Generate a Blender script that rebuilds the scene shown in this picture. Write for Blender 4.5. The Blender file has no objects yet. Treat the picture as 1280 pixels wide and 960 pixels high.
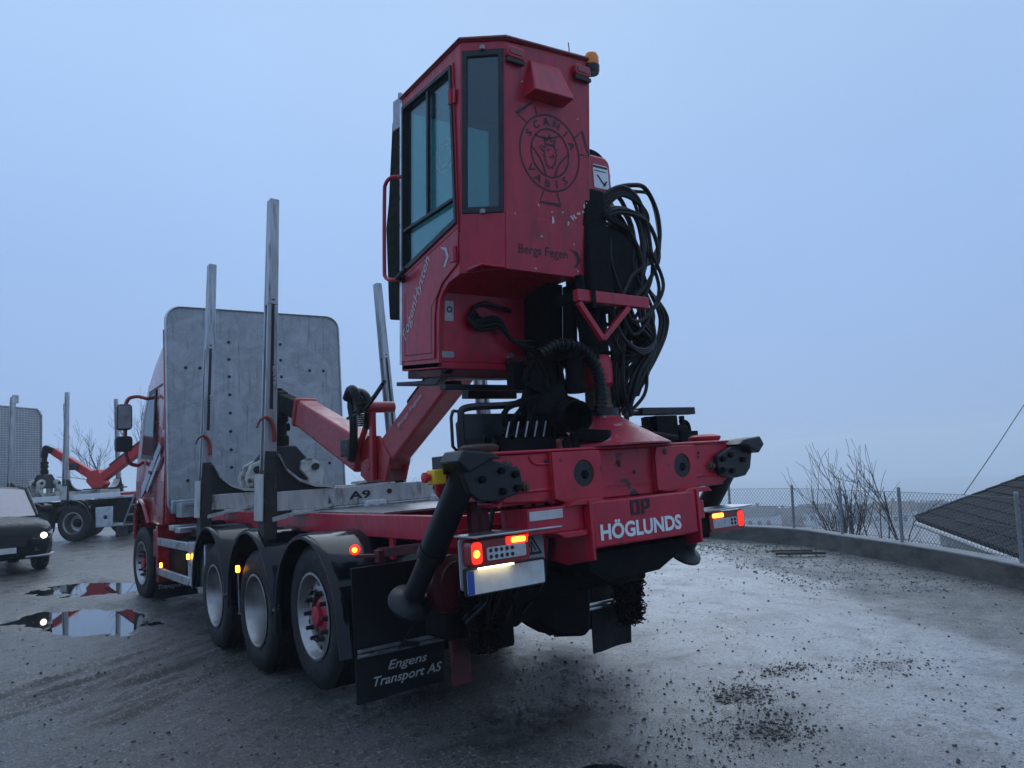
import bpy, bmesh, math, random
import numpy as np
from mathutils import Vector, Matrix
random.seed(7); rng = np.random.default_rng(7)
scene = bpy.context.scene
R_ = math.radians
# ------------------------------------------------------------------ camera
cd = bpy.data.cameras.new('camera'); cam = bpy.data.objects.new('camera', cd)
scene.collection.objects.link(cam); scene.camera = cam
cd.sensor_width = 36.0; cd.lens = 26.297; cd.clip_start = 0.05; cd.clip_end = 9000
cam.matrix_world = Matrix(((0.8095566, -0.01128854, -0.58693329, -3.30191),
                           (-0.58315329, -0.13035191, -0.80183578, -5.47460),
                           (-0.06745632, 0.99140352, -0.1121102, 1.60753), (0, 0, 0, 1)))
# ------------------------------------------------------------------ sky, sun, exposure
SUN_EL, SUN_AZ = R_(40), R_(40)
w = bpy.data.worlds.new('World'); scene.world = w; w.use_nodes = True
nt = w.node_tree; nt.nodes.clear()
out = nt.nodes.new('ShaderNodeOutputWorld')
sky = nt.nodes.new('ShaderNodeTexSky'); sky.sky_type = 'NISHITA'; sky.sun_disc = False
sky.sun_elevation = SUN_EL; sky.sun_rotation = SUN_AZ
b1 = nt.nodes.new('ShaderNodeBackground'); b1.inputs[1].default_value = 0.05
nt.links.new(sky.outputs[0], b1.inputs[0])
tc = nt.nodes.new('ShaderNodeTexCoord'); sx = nt.nodes.new('ShaderNodeSeparateXYZ')
nt.links.new(tc.outputs['Generated'], sx.inputs[0])
ramp = nt.nodes.new('ShaderNodeValToRGB')
ramp.color_ramp.elements[0].position = 0.0; ramp.color_ramp.elements[0].color = (0.30, 0.455, 0.755, 1)
for ps_, cl__ in ((.28, (.352, .535, .885, 1)), (.50, (.415, .62, .955, 1))):
    e_ = ramp.color_ramp.elements.new(ps_); e_.color = cl__
ramp.color_ramp.elements[-1].position = 1.0; ramp.color_ramp.elements[-1].color = (0.50, 0.70, 1.0, 1)
nz = nt.nodes.new('ShaderNodeTexNoise'); nz.inputs['Scale'].default_value = 1.3; nz.inputs['Detail'].default_value = 3
nt.links.new(tc.outputs['Generated'], nz.inputs['Vector'])
mr = nt.nodes.new('ShaderNodeMapRange'); mr.inputs[1].default_value = .3; mr.inputs[2].default_value = .7
mr.inputs[3].default_value = .94; mr.inputs[4].default_value = 1.06
nt.links.new(nz.outputs[0], mr.inputs[0])
vm = nt.nodes.new('ShaderNodeVectorMath'); vm.operation = 'SCALE'
nt.links.new(sx.outputs[2], ramp.inputs[0]); nt.links.new(ramp.outputs[0], vm.inputs[0]); nt.links.new(mr.outputs[0], vm.inputs[3])
b2 = nt.nodes.new('ShaderNodeBackground'); b2.inputs[1].default_value = 1.0      # the overcast layer
nt.links.new(vm.outputs[0], b2.inputs[0])
mx = nt.nodes.new('ShaderNodeMixShader'); mx.inputs[0].default_value = 0.93
nt.links.new(b1.outputs[0], mx.inputs[1]); nt.links.new(b2.outputs[0], mx.inputs[2]); nt.links.new(mx.outputs[0], out.inputs[0])
sl = bpy.data.lights.new('sun', 'SUN'); sl.energy = 1.2; sl.angle = R_(70); sl.color = (0.90, 0.96, 1.0)
so = bpy.data.objects.new('sun', sl); scene.collection.objects.link(so)
sd = Vector((math.sin(SUN_AZ)*math.cos(SUN_EL), math.cos(SUN_AZ)*math.cos(SUN_EL), math.sin(SUN_EL)))
so.rotation_euler = (-sd).to_track_quat('-Z', 'Y').to_euler()
vs = scene.view_settings; vs.view_transform = 'Standard'; vs.look = 'None'; vs.gamma = 1.0; vs.use_curve_mapping = False; vs.exposure = 0.0
scene.cycles.volume_step_rate = 1.0; scene.cycles.volume_max_steps = 64; scene.cycles.max_bounces = 8; scene.cycles.volume_bounces = 1

# ------------------------------------------------------------------ materials
MATS = {}
def mat(name, col, rough=.5, metal=0., var=.15, vscale=6., col2=None, mix2=(.55, .7), scale2=4., coat=0., bump=0., bscale=60., emit=None, estr=0., alpha=1., spec=.5, stretch=None, rvar=.1):
    m = bpy.data.materials.new(name); m.use_nodes = True; t = m.node_tree; N = t.nodes; Lk = t.links.new
    p = N['Principled BSDF']; co = N.new('ShaderNodeTexCoord'); src = co.outputs['Object']
    if stretch:
        mp = N.new('ShaderNodeMapping'); mp.inputs['Scale'].default_value = stretch; Lk(src, mp.inputs[0]); src = mp.outputs[0]
    n1 = N.new('ShaderNodeTexNoise'); n1.inputs['Scale'].default_value = vscale; n1.inputs['Detail'].default_value = 6; Lk(src, n1.inputs['Vector'])
    a = N.new('ShaderNodeMapRange'); a.inputs[1].default_value = .25; a.inputs[2].default_value = .75; a.inputs[3].default_value = 1-var; a.inputs[4].default_value = 1+var
    Lk(n1.outputs[0], a.inputs[0])
    rgb = N.new('ShaderNodeRGB'); rgb.outputs[0].default_value = (*col, 1)
    sc = N.new('ShaderNodeVectorMath'); sc.operation = 'SCALE'; Lk(rgb.outputs[0], sc.inputs[0]); Lk(a.outputs[0], sc.inputs[3])
    c = sc.outputs[0]
    if col2 is not None:
        n2 = N.new('ShaderNodeTexNoise'); n2.inputs['Scale'].default_value = scale2; n2.inputs['Detail'].default_value = 8; n2.inputs['Roughness'].default_value = .62; Lk(src, n2.inputs['Vector'])
        r2 = N.new('ShaderNodeMapRange'); r2.inputs[1].default_value = mix2[0]; r2.inputs[2].default_value = mix2[1]; Lk(n2.outputs[0], r2.inputs[0])
        mc = N.new('ShaderNodeMix'); mc.data_type = 'RGBA'; Lk(r2.outputs[0], mc.inputs[0]); Lk(c, mc.inputs[6]); mc.inputs[7].default_value = (*col2, 1); c = mc.outputs[2]
    Lk(c, p.inputs['Base Color'])
    rr = N.new('ShaderNodeMapRange'); rr.inputs[1].default_value = .3; rr.inputs[2].default_value = .7; rr.inputs[3].default_value = max(.02, rough-rvar); rr.inputs[4].default_value = min(1, rough+rvar)
    n3 = N.new('ShaderNodeTexNoise'); n3.inputs['Scale'].default_value = vscale*2.3; n3.inputs['Detail'].default_value = 5; Lk(src, n3.inputs['Vector'])
    Lk(n3.outputs[0], rr.inputs[0]); Lk(rr.outputs[0], p.inputs['Roughness'])
    p.inputs['Metallic'].default_value = metal; p.inputs['Coat Weight'].default_value = coat; p.inputs['Coat Roughness'].default_value = .08
    p.inputs['Specular IOR Level'].default_value = spec
    if bump:
        n4 = N.new('ShaderNodeTexNoise'); n4.inputs['Scale'].default_value = bscale; n4.inputs['Detail'].default_value = 5; Lk(src, n4.inputs['Vector'])
        bp = N.new('ShaderNodeBump'); bp.inputs['Strength'].default_value = bump; bp.inputs['Distance'].default_value = .01; Lk(n4.outputs[0], bp.inputs['Height']); Lk(bp.outputs[0], p.inputs['Normal'])
    if emit: p.inputs['Emission Color'].default_value = (*emit, 1); p.inputs['Emission Strength'].default_value = estr
    MATS[name] = m; return m
def glassmat(name, tint, refl=.12, rough=.02):
    m = bpy.data.materials.new(name); m.use_nodes = True; t = m.node_tree; N = t.nodes; N.clear(); Lk = t.links.new
    o = N.new('ShaderNodeOutputMaterial'); tr = N.new('ShaderNodeBsdfTransparent'); tr.inputs[0].default_value = (*tint, 1)
    g = N.new('ShaderNodeBsdfGlossy'); g.inputs['Roughness'].default_value = rough; g.inputs[0].default_value = (.85, .95, 1, 1)
    fr = N.new('ShaderNodeLayerWeight'); fr.inputs[0].default_value = .35
    a = N.new('ShaderNodeMapRange'); a.inputs[3].default_value = refl; a.inputs[4].default_value = .6; Lk(fr.outputs['Fresnel'], a.inputs[0])
    df = N.new('ShaderNodeBsdfDiffuse'); df.inputs[0].default_value = (.14, .20, .21, 1)
    nz = N.new('ShaderNodeTexNoise'); nz.inputs['Scale'].default_value = 9; nz.inputs['Detail'].default_value = 7
    a2 = N.new('ShaderNodeMapRange'); a2.inputs[1].default_value = .35; a2.inputs[2].default_value = .8; a2.inputs[3].default_value = .02; a2.inputs[4].default_value = .14; Lk(nz.outputs[0], a2.inputs[0])
    m0 = N.new('ShaderNodeMixShader'); Lk(a2.outputs[0], m0.inputs[0]); Lk(tr.outputs[0], m0.inputs[1]); Lk(df.outputs[0], m0.inputs[2])
    mx = N.new('ShaderNodeMixShader'); Lk(a.outputs[0], mx.inputs[0]); Lk(m0.outputs[0], mx.inputs[1]); Lk(g.outputs[0], mx.inputs[2]); Lk(mx.outputs[0], o.inputs[0])
    MATS[name] = m
mat('red', (.43, .007, .030), .4, var=.2, vscale=5, coat=.12, col2=(.12, .012, .016), mix2=(.55, .80), scale2=3.2, bump=.03, stretch=(2.5, 2.5, .9))
mat('red_worn', (.43, .009, .030), .45, var=.22, vscale=6, coat=.1, col2=(.025, .015, .014), mix2=(.625, .64), scale2=8, bump=.08, bscale=30)
mat('red_cone', (.36, .02, .04), .45, var=.25, vscale=7, col2=(.42, .30, .32), mix2=(.56, .64), scale2=7, bump=.1, bscale=25)
mat('red_dark', (.085, .003, .007), .6, var=.3, vscale=6, col2=(.012, .007, .007), mix2=(.45, .7), scale2=4)
mat('red_boom', (.34, .010, .018), .4, var=.2, vscale=3, coat=.2, col2=(.05, .018, .016), mix2=(.6, .72), scale2=3, stretch=(1.5, 1, 3))
mat('red_bg', (.50, .012, .016), .45, var=.15)
mat('red_cab', (.30, .006, .012), .25, var=.06, coat=.6)
mat('dark', (.003, .0033, .004), .75, var=.3, vscale=9, bump=.15, bscale=40, col2=(.012, .010, .009), mix2=(.55, .75), scale2=6, spec=.15)
mat('darkpaint', (.007, .008, .011), .42, spec=.4, var=.25, vscale=8, col2=(.035, .018, .014), mix2=(.66, .72), scale2=6)
mat('hose', (.0035, .004, .005), .42, spec=.3, var=.3, vscale=14)
mat('rubber', (.007, .007, .008), .62, spec=.35, var=.3, vscale=12, col2=(.022, .021, .020), mix2=(.5, .8), scale2=6, bump=.2, bscale=50)
mat('mudrubber', (.008, .0075, .007), .8, spec=.3, var=.4, vscale=14, bump=.5, bscale=35)
mat('fender', (.003, .0045, .0075), .13, var=.15, vscale=4, coat=0., spec=.32, col2=(.008, .0085, .009), mix2=(.5, .8), scale2=3, rvar=.07)
mat('fenderback', (.005, .0055, .007), .5, spec=.35, var=.2, col2=(.013, .012, .012), mix2=(.5, .8))
mat('flap', (.005, .006, .0075), .55, spec=.35, var=.25, vscale=7, col2=(.012, .0115, .011), mix2=(.5, .8), scale2=4)
mat('alu', (.52, .54, .56), .38, 1., var=.2, vscale=6, col2=(.30, .30, .30), mix2=(.5, .75), scale2=4, rvar=.15)
mat('alurim', (.36, .35, .34), .38, 1., var=.15, vscale=7, col2=(.17, .155, .145), mix2=(.52, .8), scale2=5, rvar=.1)
mat('chrome', (.75, .76, .78), .15, 1., var=.05)
mat('galv', (.33, .35, .37), .5, .7, var=.25, vscale=9)
mat('stake', (.40, .41, .42), .42, .85, var=.25, vscale=4, col2=(.16, .15, .14), mix2=(.5, .7), scale2=5, stretch=(6, 6, .6), bump=.1)
mat('bunkpaint', (.46, .45, .42), .55, .1, var=.2, vscale=5, col2=(.055, .045, .038), mix2=(.54, .70), scale2=3.2, stretch=(4, 4, 1.0), bump=.15)
mat('mudpost', (.022, .018, .016), .7, var=.5, vscale=12, col2=(.09, .07, .06), mix2=(.6, .75), scale2=9, bump=.6, bscale=40)
mat('white', (.74, .75, .76), .45, var=.08)
mat('plate', (.62, .62, .60), .4, var=.12, vscale=14, col2=(.42, .42, .41), mix2=(.5, .8), scale2=5)
mat('plateboard', (.30, .31, .32), .5, var=.15)
mat('blue', (.02, .06, .32), .4)
mat('black', (.008, .008, .010), .5, var=.1)
mat('print', (.035, .004, .010), .5, var=.2)
mat('print_grey', (.46, .44, .45), .5, var=.2, vscale=30)
mat('flaptext', (.38, .38, .36), .6, var=.3, vscale=30)
mat('claw', (.55, .53, .49), .55, .1, var=.25, col2=(.05, .045, .04), mix2=(.5, .62), scale2=6)
mat('orange_hook', (.26, .035, .018), .55, var=.25, col2=(.08, .03, .02), mix2=(.55, .7))
mat('yellow', (.75, .48, .02), .45)
mat('rust', (.11, .045, .025), .7, var=.35, col2=(.03, .025, .022), mix2=(.45, .65), scale2=10)
mat('steel', (.28, .28, .29), .4, .8, var=.3, vscale=12, col2=(.08, .06, .05), mix2=(.55, .75))
mat('decal', (.42, .47, .52), .35, .2, var=.15)
mat('reflect', (.55, .50, .50), .4, var=.2)
mat('lens_red', (.25, .004, .006), .15, var=.05, coat=.5)
mat('lens_white', (.5, .5, .52), .2, var=.2, vscale=60, coat=.5)
mat('beacon', (.85, .22, .01), .35, var=.1, coat=.2)
mat('glow_red', (.8, .03, .01), .3, emit=(1, .02, .008), estr=1.7)
mat('glow_hot', (.9, .3, .05), .3, emit=(1, .22, .02), estr=7)
mat('glow_amber', (.9, .4, .05), .3, emit=(1, .36, .02), estr=9)
mat('glow_plate', (.9, .8, .5), .3, emit=(1, .82, .45), estr=5)
mat('glow_head', (1, .95, .8), .3, emit=(1, .93, .72), estr=5)
mat('glow_dim', (.5, .05, .03), .3, emit=(1, .05, .03), estr=1.2)
mat('seat', (.02, .02, .022), .85)
mat('headlining', (.10, .105, .11), .9)
mat('carpaint', (.008, .009, .011), .42, 0., var=.05, coat=0., spec=.2)
mat('carblack', (.012, .012, .014), .45)
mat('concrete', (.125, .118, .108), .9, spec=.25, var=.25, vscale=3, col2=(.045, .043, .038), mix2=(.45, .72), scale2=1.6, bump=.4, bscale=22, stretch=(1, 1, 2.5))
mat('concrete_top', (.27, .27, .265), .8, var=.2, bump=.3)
mat('wire', (.11, .115, .12), .6, .3, var=.1)
mat('post', (.26, .27, .29), .5, .5, var=.2)
mat('tile', (.022, .021, .023), .9, spec=.15, var=.35, vscale=2.5, bump=.2)
mat('tile2', (.028, .026, .027), .9, spec=.15, var=.3, vscale=3, bump=.2)
mat('tile3', (.016, .016, .018), .9, spec=.15, var=.3, vscale=3, bump=.2)
mat('housewall', (.55, .56, .57), .8, var=.1)
mat('farroof', (.07, .06, .06), .8); mat('farroof2', (.16, .09, .07), .8)
mat('bark', (.030, .024, .020), .85, var=.35, vscale=10)
mat('bark2', (.06, .052, .046), .85, var=.35, vscale=10)
mat('bramble', (.12, .075, .055), .9, var=.4, vscale=4)
mat('farwood', (.035, .04, .035), .95, var=.4, vscale=.2)
mat('stone', (.030, .028, .027), .5, var=.5, vscale=3, rvar=.25)
mat('pebble', (.16, .16, .165), .6, var=.4, vscale=3)
mat('grass', (.085, .10, .03), .85, var=.5, vscale=3)
mat('oldwood', (.05, .038, .03), .8, var=.35, stretch=(20, 3, 20))
mat('gridpanel', (.55, .56, .58), .6, .2, var=.15, vscale=4); mat('gridback', (.30, .305, .32), .7)
glassmat('glass', (.42, .60, .60), .04); glassmat('glass_dark', (.10, .13, .14), .15)
mat('carglass', (.18, .16, .20), .08, var=.1, coat=1.)

# ------------------------------------------------------------------ mesh helpers
def vec(*a): return np.array(a, float)
def nrm(v): v = np.asarray(v, float); return v/np.linalg.norm(v)
def perp(d):
    d = nrm(d); a = vec(0, 0, 1) if abs(d[2]) < .9 else vec(1, 0, 0)
    u = nrm(np.cross(a, d)); return u, np.cross(d, u)
class MB:
    def __init__(s): s.v = []; s.f = []; s.fm = []; s.mi = 0
    def add(s, vs, fs):
        o = len(s.v); s.v += [tuple(float(c) for c in q) for q in vs]
        s.f += [tuple(o+i for i in f) for f in fs]; s.fm += [s.mi]*len(fs); return s
    def m(s, i): s.mi = i; return s
    def box(s, x0, x1, y0, y1, z0, z1):
        v = [(x, y, z) for x in (x0, x1) for y in (y0, y1) for z in (z0, z1)]
        return s.add(v, [(0, 1, 3, 2), (4, 6, 7, 5), (0, 4, 5, 1), (2, 3, 7, 6), (0, 2, 6, 4), (1, 5, 7, 3)])
    def beam(s, p0, p1, w, h, up=(0, 0, 1), w1=None, h1=None):
        p0 = np.array(p0, float); p1 = np.array(p1, float); d = nrm(p1-p0); u = nrm(np.cross(d, up)); n = np.cross(u, d)
        w1 = w if w1 is None else w1; h1 = h if h1 is None else h1; v = []
        for p, a, b in ((p0, w, h), (p1, w1, h1)):
            for i, j in ((-1, -1), (1, -1), (1, 1), (-1, 1)): v.append(p+u*i*a/2+n*j*b/2)
        return s.add(v, [(3, 2, 1, 0), (4, 5, 6, 7), (0, 1, 5, 4), (1, 2, 6, 5), (2, 3, 7, 6), (3, 0, 4, 7)])
    def tube(s, pts, r, n=8, caps=True):
        pts = [np.array(p, float) for p in pts]; k = len(pts); rs = r if hasattr(r, '__len__') else [r]*k
        d0 = pts[1]-pts[0]; u, _ = perp(d0); vs = []
        for i in range(k):
            d = nrm(pts[min(i+1, k-1)]-pts[max(i-1, 0)]); u = u-d*np.dot(u, d)
            u = nrm(u) if np.linalg.norm(u) > 1e-6 else perp(d)[0]; w_ = np.cross(d, u)
            for j in range(n):
                a = 2*math.pi*j/n; vs.append(pts[i]+(u*math.cos(a)+w_*math.sin(a))*rs[i])
        fs = [(i*n+j, i*n+(j+1) % n, (i+1)*n+(j+1) % n, (i+1)*n+j) for i in range(k-1) for j in range(n)]
        if caps: fs += [tuple(range(n-1, -1, -1)), tuple((k-1)*n+j for j in range(n))]
        return s.add(vs, fs)
    def cyl(s, p0, p1, r0, r1=None, n=16): return s.tube([p0, p1], [r0, r0 if r1 is None else r1], n)
    def lathe(s, prof, o, ax, n=32, close=False, caps=True):
        o = np.array(o, float); ax = nrm(ax); u, w_ = perp(ax); vs = []
        for r, h in prof:
            for j in range(n):
                a = 2*math.pi*j/n; vs.append(o+ax*h+(u*math.cos(a)+w_*math.sin(a))*r)
        k = len(prof); rng_ = range(k if close else k-1)
        fs = [(i*n+j, i*n+(j+1) % n, ((i+1) % k)*n+(j+1) % n, ((i+1) % k)*n+j) for i in rng_ for j in range(n)]
        if not close and caps:
            if prof[0][0] > 1e-5: fs.append(tuple(range(n-1, -1, -1)))
            if prof[-1][0] > 1e-5: fs.append(tuple((k-1)*n+j for j in range(n)))
        return s.add(vs, fs)
    def prism(s, poly, o, u, v, t):       # poly in (u,v), extruded by vector t
        o = np.array(o, float); u = np.array(u, float); v = np.array(v, float); t = np.array(t, float); k = len(poly)
        a = [o+u*p[0]+v*p[1] for p in poly]; b = [q+t for q in a]
        return s.add(a+b, [tuple(range(k-1, -1, -1)), tuple(range(k, 2*k))]+[(i, (i+1) % k, k+(i+1) % k, k+i) for i in range(k)])
    def frame(s, outer, inner, o, u, v, t):   # ring between two polygons of the same count
        o = np.array(o, float); u = np.array(u, float); v = np.array(v, float); t = np.array(t, float); k = len(outer)
        A = [o+u*p[0]+v*p[1] for p in outer]; B = [o+u*p[0]+v*p[1] for p in inner]; vs = A+B+[q+t for q in A]+[q+t for q in B]; fs = []
        for i in range(k):
            j = (i+1) % k
            fs += [(i, k+i, k+j, j), (2*k+i, 2*k+j, 3*k+j, 3*k+i), (i, j, 2*k+j, 2*k+i), (k+i, 3*k+i, 3*k+j, k+j)]
        return s.add(vs, fs)
    def build(s, name, mats, parent=None, bevel=0., seg=2, smooth=38, kind=None, loc=None, rot=None, sub=0):
        me = bpy.data.meshes.new(name); me.from_pydata(s.v, [], s.f); me.validate(clean_customdata=False)
        bm = bmesh.new(); bm.from_mesh(me); bmesh.ops.recalc_face_normals(bm, faces=bm.faces); bm.to_mesh(me); bm.free()
        if isinstance(mats, str): mats = [mats]
        for q in mats: me.materials.append(MATS[q])
        if len(mats) > 1 and len(me.polygons) == len(s.fm): me.polygons.foreach_set('material_index', s.fm)
        me.polygons.foreach_set('use_smooth', [True]*len(me.polygons)); me.set_sharp_from_angle(angle=R_(smooth))
        return link(name, me, parent, bevel, seg, kind, loc, rot)
def link(name, me, parent=None, bevel=0., seg=2, kind=None, loc=None, rot=None):
    o = bpy.data.objects.new(name, me); scene.collection.objects.link(o)
    if parent: o.parent = parent
    if bevel:
        b = o.modifiers.new('bevel', 'BEVEL'); b.width = bevel; b.segments = seg; b.limit_method = 'ANGLE'; b.angle_limit = R_(40); b.harden_normals = False
    if loc is not None: o.location = loc
    if rot is not None: o.rotation_euler = rot
    if kind: o['kind'] = kind
    return o
def empty(name, loc=(0, 0, 0), rz=0.):
    o = bpy.data.objects.new(name, None); scene.collection.objects.link(o); o.location = loc; o.rotation_euler = (0, 0, rz); o.empty_display_size = .2; return o
def tag(o, label=None, cat=None, group=None, kind=None):
    if label: o['label'] = label
    if cat: o['category'] = cat
    if group: o['group'] = group
    if kind: o['kind'] = kind
    return o
def copy_tree(o, parent=None, loc=None):
    c = o.copy(); scene.collection.objects.link(c); c.parent = parent
    if loc is not None: c.location = loc
    for ch in o.children: copy_tree(ch, c)
    return c
def cr(pts, n=8):     # Catmull-Rom
    P = [np.array(p, float) for p in pts]; P = [2*P[0]-P[1]]+P+[2*P[-1]-P[-2]]; o = []
    for i in range(1, len(P)-2):
        for k in range(n):
            t = k/n; o.append(.5*((2*P[i])+(-P[i-1]+P[i+1])*t+(2*P[i-1]-5*P[i]+4*P[i+1]-P[i+2])*t*t+(-P[i-1]+3*P[i]-3*P[i+1]+P[i+2])*t**3))
    o.append(P[-2]); return o
def rrect(x0, x1, y0, y1, r, n=6, rs=None):
    rs = rs or [r]*4; o = []
    for (cx, cy, a0), q in zip(((x1, y1, 0), (x0, y1, 90), (x0, y0, 180), (x1, y0, 270)), rs):
        sx_ = -1 if cx == x1 else 1; sy_ = -1 if cy == y1 else 1
        for i in range(n+1):
            a = R_(a0+90*i/n); o.append((cx+sx_*q+q*math.cos(a), cy+sy_*q+q*math.sin(a)))
    return o
def circ(cx, cy, r, n=24, ry=None): return [(cx+r*math.cos(2*math.pi*i/n), cy+(ry or r)*math.sin(2*math.pi*i/n)) for i in range(n)]
def text_geo(s, size=1., bold=0., shear=0.):
    c = bpy.data.curves.new('t', 'FONT'); c.body = s; c.size = size; c.offset = bold; c.shear = shear; c.resolution_u = 3
    o = bpy.data.objects.new('t', c); scene.collection.objects.link(o); bpy.context.view_layer.update()
    me = bpy.data.meshes.new_from_object(o.evaluated_get(bpy.context.evaluated_depsgraph_get()))
    v = [(q.co.x, q.co.y) for q in me.vertices]; f = [tuple(p.vertices) for p in me.polygons]
    bpy.data.objects.remove(o); bpy.data.curves.remove(c); bpy.data.meshes.remove(me); return v, f
def text(mb, s, o, u, v, width=None, height=None, bold=0., shear=0., nrmoff=0., mirror=False):   # fit text into width x height, origin lower-left
    V, F = text_geo(s, 1., bold, shear); xs = [a for a, b in V]; ys = [b for a, b in V]; x0, x1, y0, y1 = min(xs), max(xs), min(ys), max(ys)
    kx = width/(x1-x0) if width else None; ky = height/(y1-y0) if height else kx; kx = kx or ky
    o = np.array(o, float); u = np.array(u, float); v = np.array(v, float)
    mb.add([o+u*(a-x0)*kx+v*(b-y0)*ky for a, b in V], F); return mb
def flatring(mb, cx, cy, r0, r1, o, u, v, n=48, a0=0, a1=360):
    o = np.array(o, float); u = np.array(u, float); v = np.array(v, float); vs = []; fs = []
    for i in range(n+1):
        a = R_(a0+(a1-a0)*i/n)
        for r in (r0, r1): vs.append(o+u*(cx+r*math.cos(a))+v*(cy+r*math.sin(a)))
    fs = [(2*i, 2*i+1, 2*i+3, 2*i+2) for i in range(n)]; mb.add(vs, fs)
def stroke(mb, pts, wd, o, u, v, closed=False):   # flat 2-D stroke on a plane
    P = [np.array(p, float) for p in pts]; k = len(P); vs = []; o = np.array(o, float); u = np.array(u, float); v = np.array(v, float)
    for i in range(k):
        a = P[(i-1) % k] if (closed or i > 0) else P[i]; b = P[(i+1) % k] if (closed or i < k-1) else P[i]
        d = nrm(b-a); n = vec(-d[1], d[0])
        if 0 < i < k-1 or closed:
            d1 = nrm(P[i]-a); cs = max(.45, abs(np.dot(n, vec(-d1[1], d1[0])))); n = n/cs
        for sg in (-1, 1): q = P[i]+n*sg*wd/2; vs.append(o+u*q[0]+v*q[1])
    fs = [(2*i, 2*i+1, 2*i+3, 2*i+2) for i in range(k-1)]
    if closed: fs.append((2*k-2, 2*k-1, 1, 0))
    mb.add(vs, fs)
# ================================================================== THE SETTING
WALL = [(10.6, 30.), (11.0, 18.), (11.25, 10.5), (11.04, 6.74), (10.86, 5.24), (10.59, 3.84), (9.75, 2.32), (9.09, 1.07), (8.28, -.24), (7.55, -1.23), (6.2, -3.0), (4.0, -5.8), (1.0, -9.5)]
def sstep(a, b, x): t = np.clip((x-a)/(b-a), 0, 1); return t*t*(3-2*t)
def walldist(x, y):        # signed: positive beyond the wall
    best = np.full(x.shape, 1e9); sg = np.ones(x.shape)
    for (x0, y0), (x1, y1) in zip(WALL[:-1], WALL[1:]):
        dx, dy = x1-x0, y1-y0; t = np.clip(((x-x0)*dx+(y-y0)*dy)/(dx*dx+dy*dy), 0, 1)
        d = np.hypot(x-x0-t*dx, y-y0-t*dy); cr_ = dx*(y-y0)-dy*(x-x0); m_ = d < best
        best = np.where(m_, d, best); sg = np.where(m_, np.where(cr_ > 0, 1., -1.), sg)
    return best*sg
_tab = np.random.default_rng(3).random((256, 256))
def vn(x, y):
    xi = np.floor(x).astype(int); yi = np.floor(y).astype(int); fx = x-xi; fy = y-yi; fx = fx*fx*(3-2*fx); fy = fy*fy*(3-2*fy)
    g = lambda a, b: _tab[a % 256, b % 256]
    return (g(xi, yi)*(1-fx)+g(xi+1, yi)*fx)*(1-fy)+(g(xi, yi+1)*(1-fx)+g(xi+1, yi+1)*fx)*fy
def fbm(x, y, o=4): return sum(vn(x*2**i+17*i, y*2**i+31*i)*.5**(i+1) for i in range(o))
PUD = [(-2.06, 5.85, .60, 1.55, .050, 14), (-1.72, 8.5, .55, 1.0, .170, 30), (-.66, -2.32, .22, .12, -.016, 0)]   # x, y, rx, ry, water level
TILT = .026
def base_h(x, y):
    dw = walldist(x, y)
    z = -.35*(1-sstep(0, 6.5, -dw)); z = np.where(dw > 0, -.35, z)
    z = z+np.interp(y, [2.5, 4.5, 7, 10.5, 20, 34], [0, .03, .10, .30, .37, .42])*sstep(1.5, 8, -dw)
    drop = np.interp(np.maximum(dw, 0), [0, .25, 1, 6, 15, 60, 150, 300, 450, 700], [0, .05, .9, 2.6, 4.2, 10, 18, 28, 44, 60])
    back = np.interp(y, [34, 42, 80, 200, 420, 700], [0, 3, 12, 28, 46, 60])
    return z-np.maximum(drop, back), dw
def track_mask(x, y): return np.exp(-(((x+2.2)/1.6)**2+((y-2.0)/1.35)**2))
def ground_h(x, y):
    z, dw = base_h(x, y); near = np.exp(-np.maximum(0, np.hypot(x+1, y-2)-9)/9)
    z = z+near*((fbm(x*.7, y*.7)-.45)*.05+(fbm(x*4, y*4, 4)-.45)*.028+(fbm(x*17+5, y*17, 2)-.37)*.012)
    a = .85*x+.53*y; p = -.53*x+.85*y; tm = track_mask(x, y)
    z = z+tm*((np.abs(fbm(a*.7, p*5.5, 3)-.45))*-.34+.03+(vn(a*2, p*17)-.5)*.024)
    # clods thrown up on the right
    cm = np.exp(-(((x-.85)/.45)**2+((y+2.2)/.40)**2)); z = z+cm*np.maximum(0, fbm(x*6, y*6, 4)-.47)*.16
    for (px, py, rx, ry, wz, rt) in PUD:
        c, s = math.cos(R_(rt)), math.sin(R_(rt)); u = (x-px)*c+(y-py)*s; v = -(x-px)*s+(y-py)*c
        d = np.sqrt((u/rx)**2+(v/ry)**2)+(fbm(x*3.1+9, y*3.1, 4)-.47)*1.1
        wz = wz+TILT*(y-py)
        k = 1-sstep(.75, 1.25, d); lip = sstep(.9, 1.3, d)*(1-sstep(1.6, 3.2, d))
        z = z*(1-k)+k*(wz-.035); z = np.where(lip > .01, np.maximum(z, z*(1-lip)+lip*(wz+.012+(fbm(x*9, y*9, 3)-.45)*.03)), z)
    return z
def graded(lo, hi, step, far):
    a = list(np.arange(lo, hi, step)); s = step; x = hi
    while x < far: a.append(x); s *= 1.13; x += s
    a.append(far); s = step; x = lo-step
    while x > -far: a.insert(0, x); s *= 1.13; x -= s
    a.insert(0, -far); return np.array(a)
gx = graded(-4.6, 6.5, .042, 900); gy = graded(-3.9, 8.5, .045, 900)
GX, GY = np.meshgrid(gx, gy, indexing='ij'); GZ = ground_h(GX, GY); nx_, ny_ = GX.shape
V = np.stack([GX, GY, GZ], -1).reshape(-1, 3); idx = np.arange(nx_*ny_).reshape(nx_, ny_)
F = np.stack([idx[:-1, :-1], idx[1:, :-1], idx[1:, 1:], idx[:-1, 1:]], -1).reshape(-1, 4)
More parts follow.
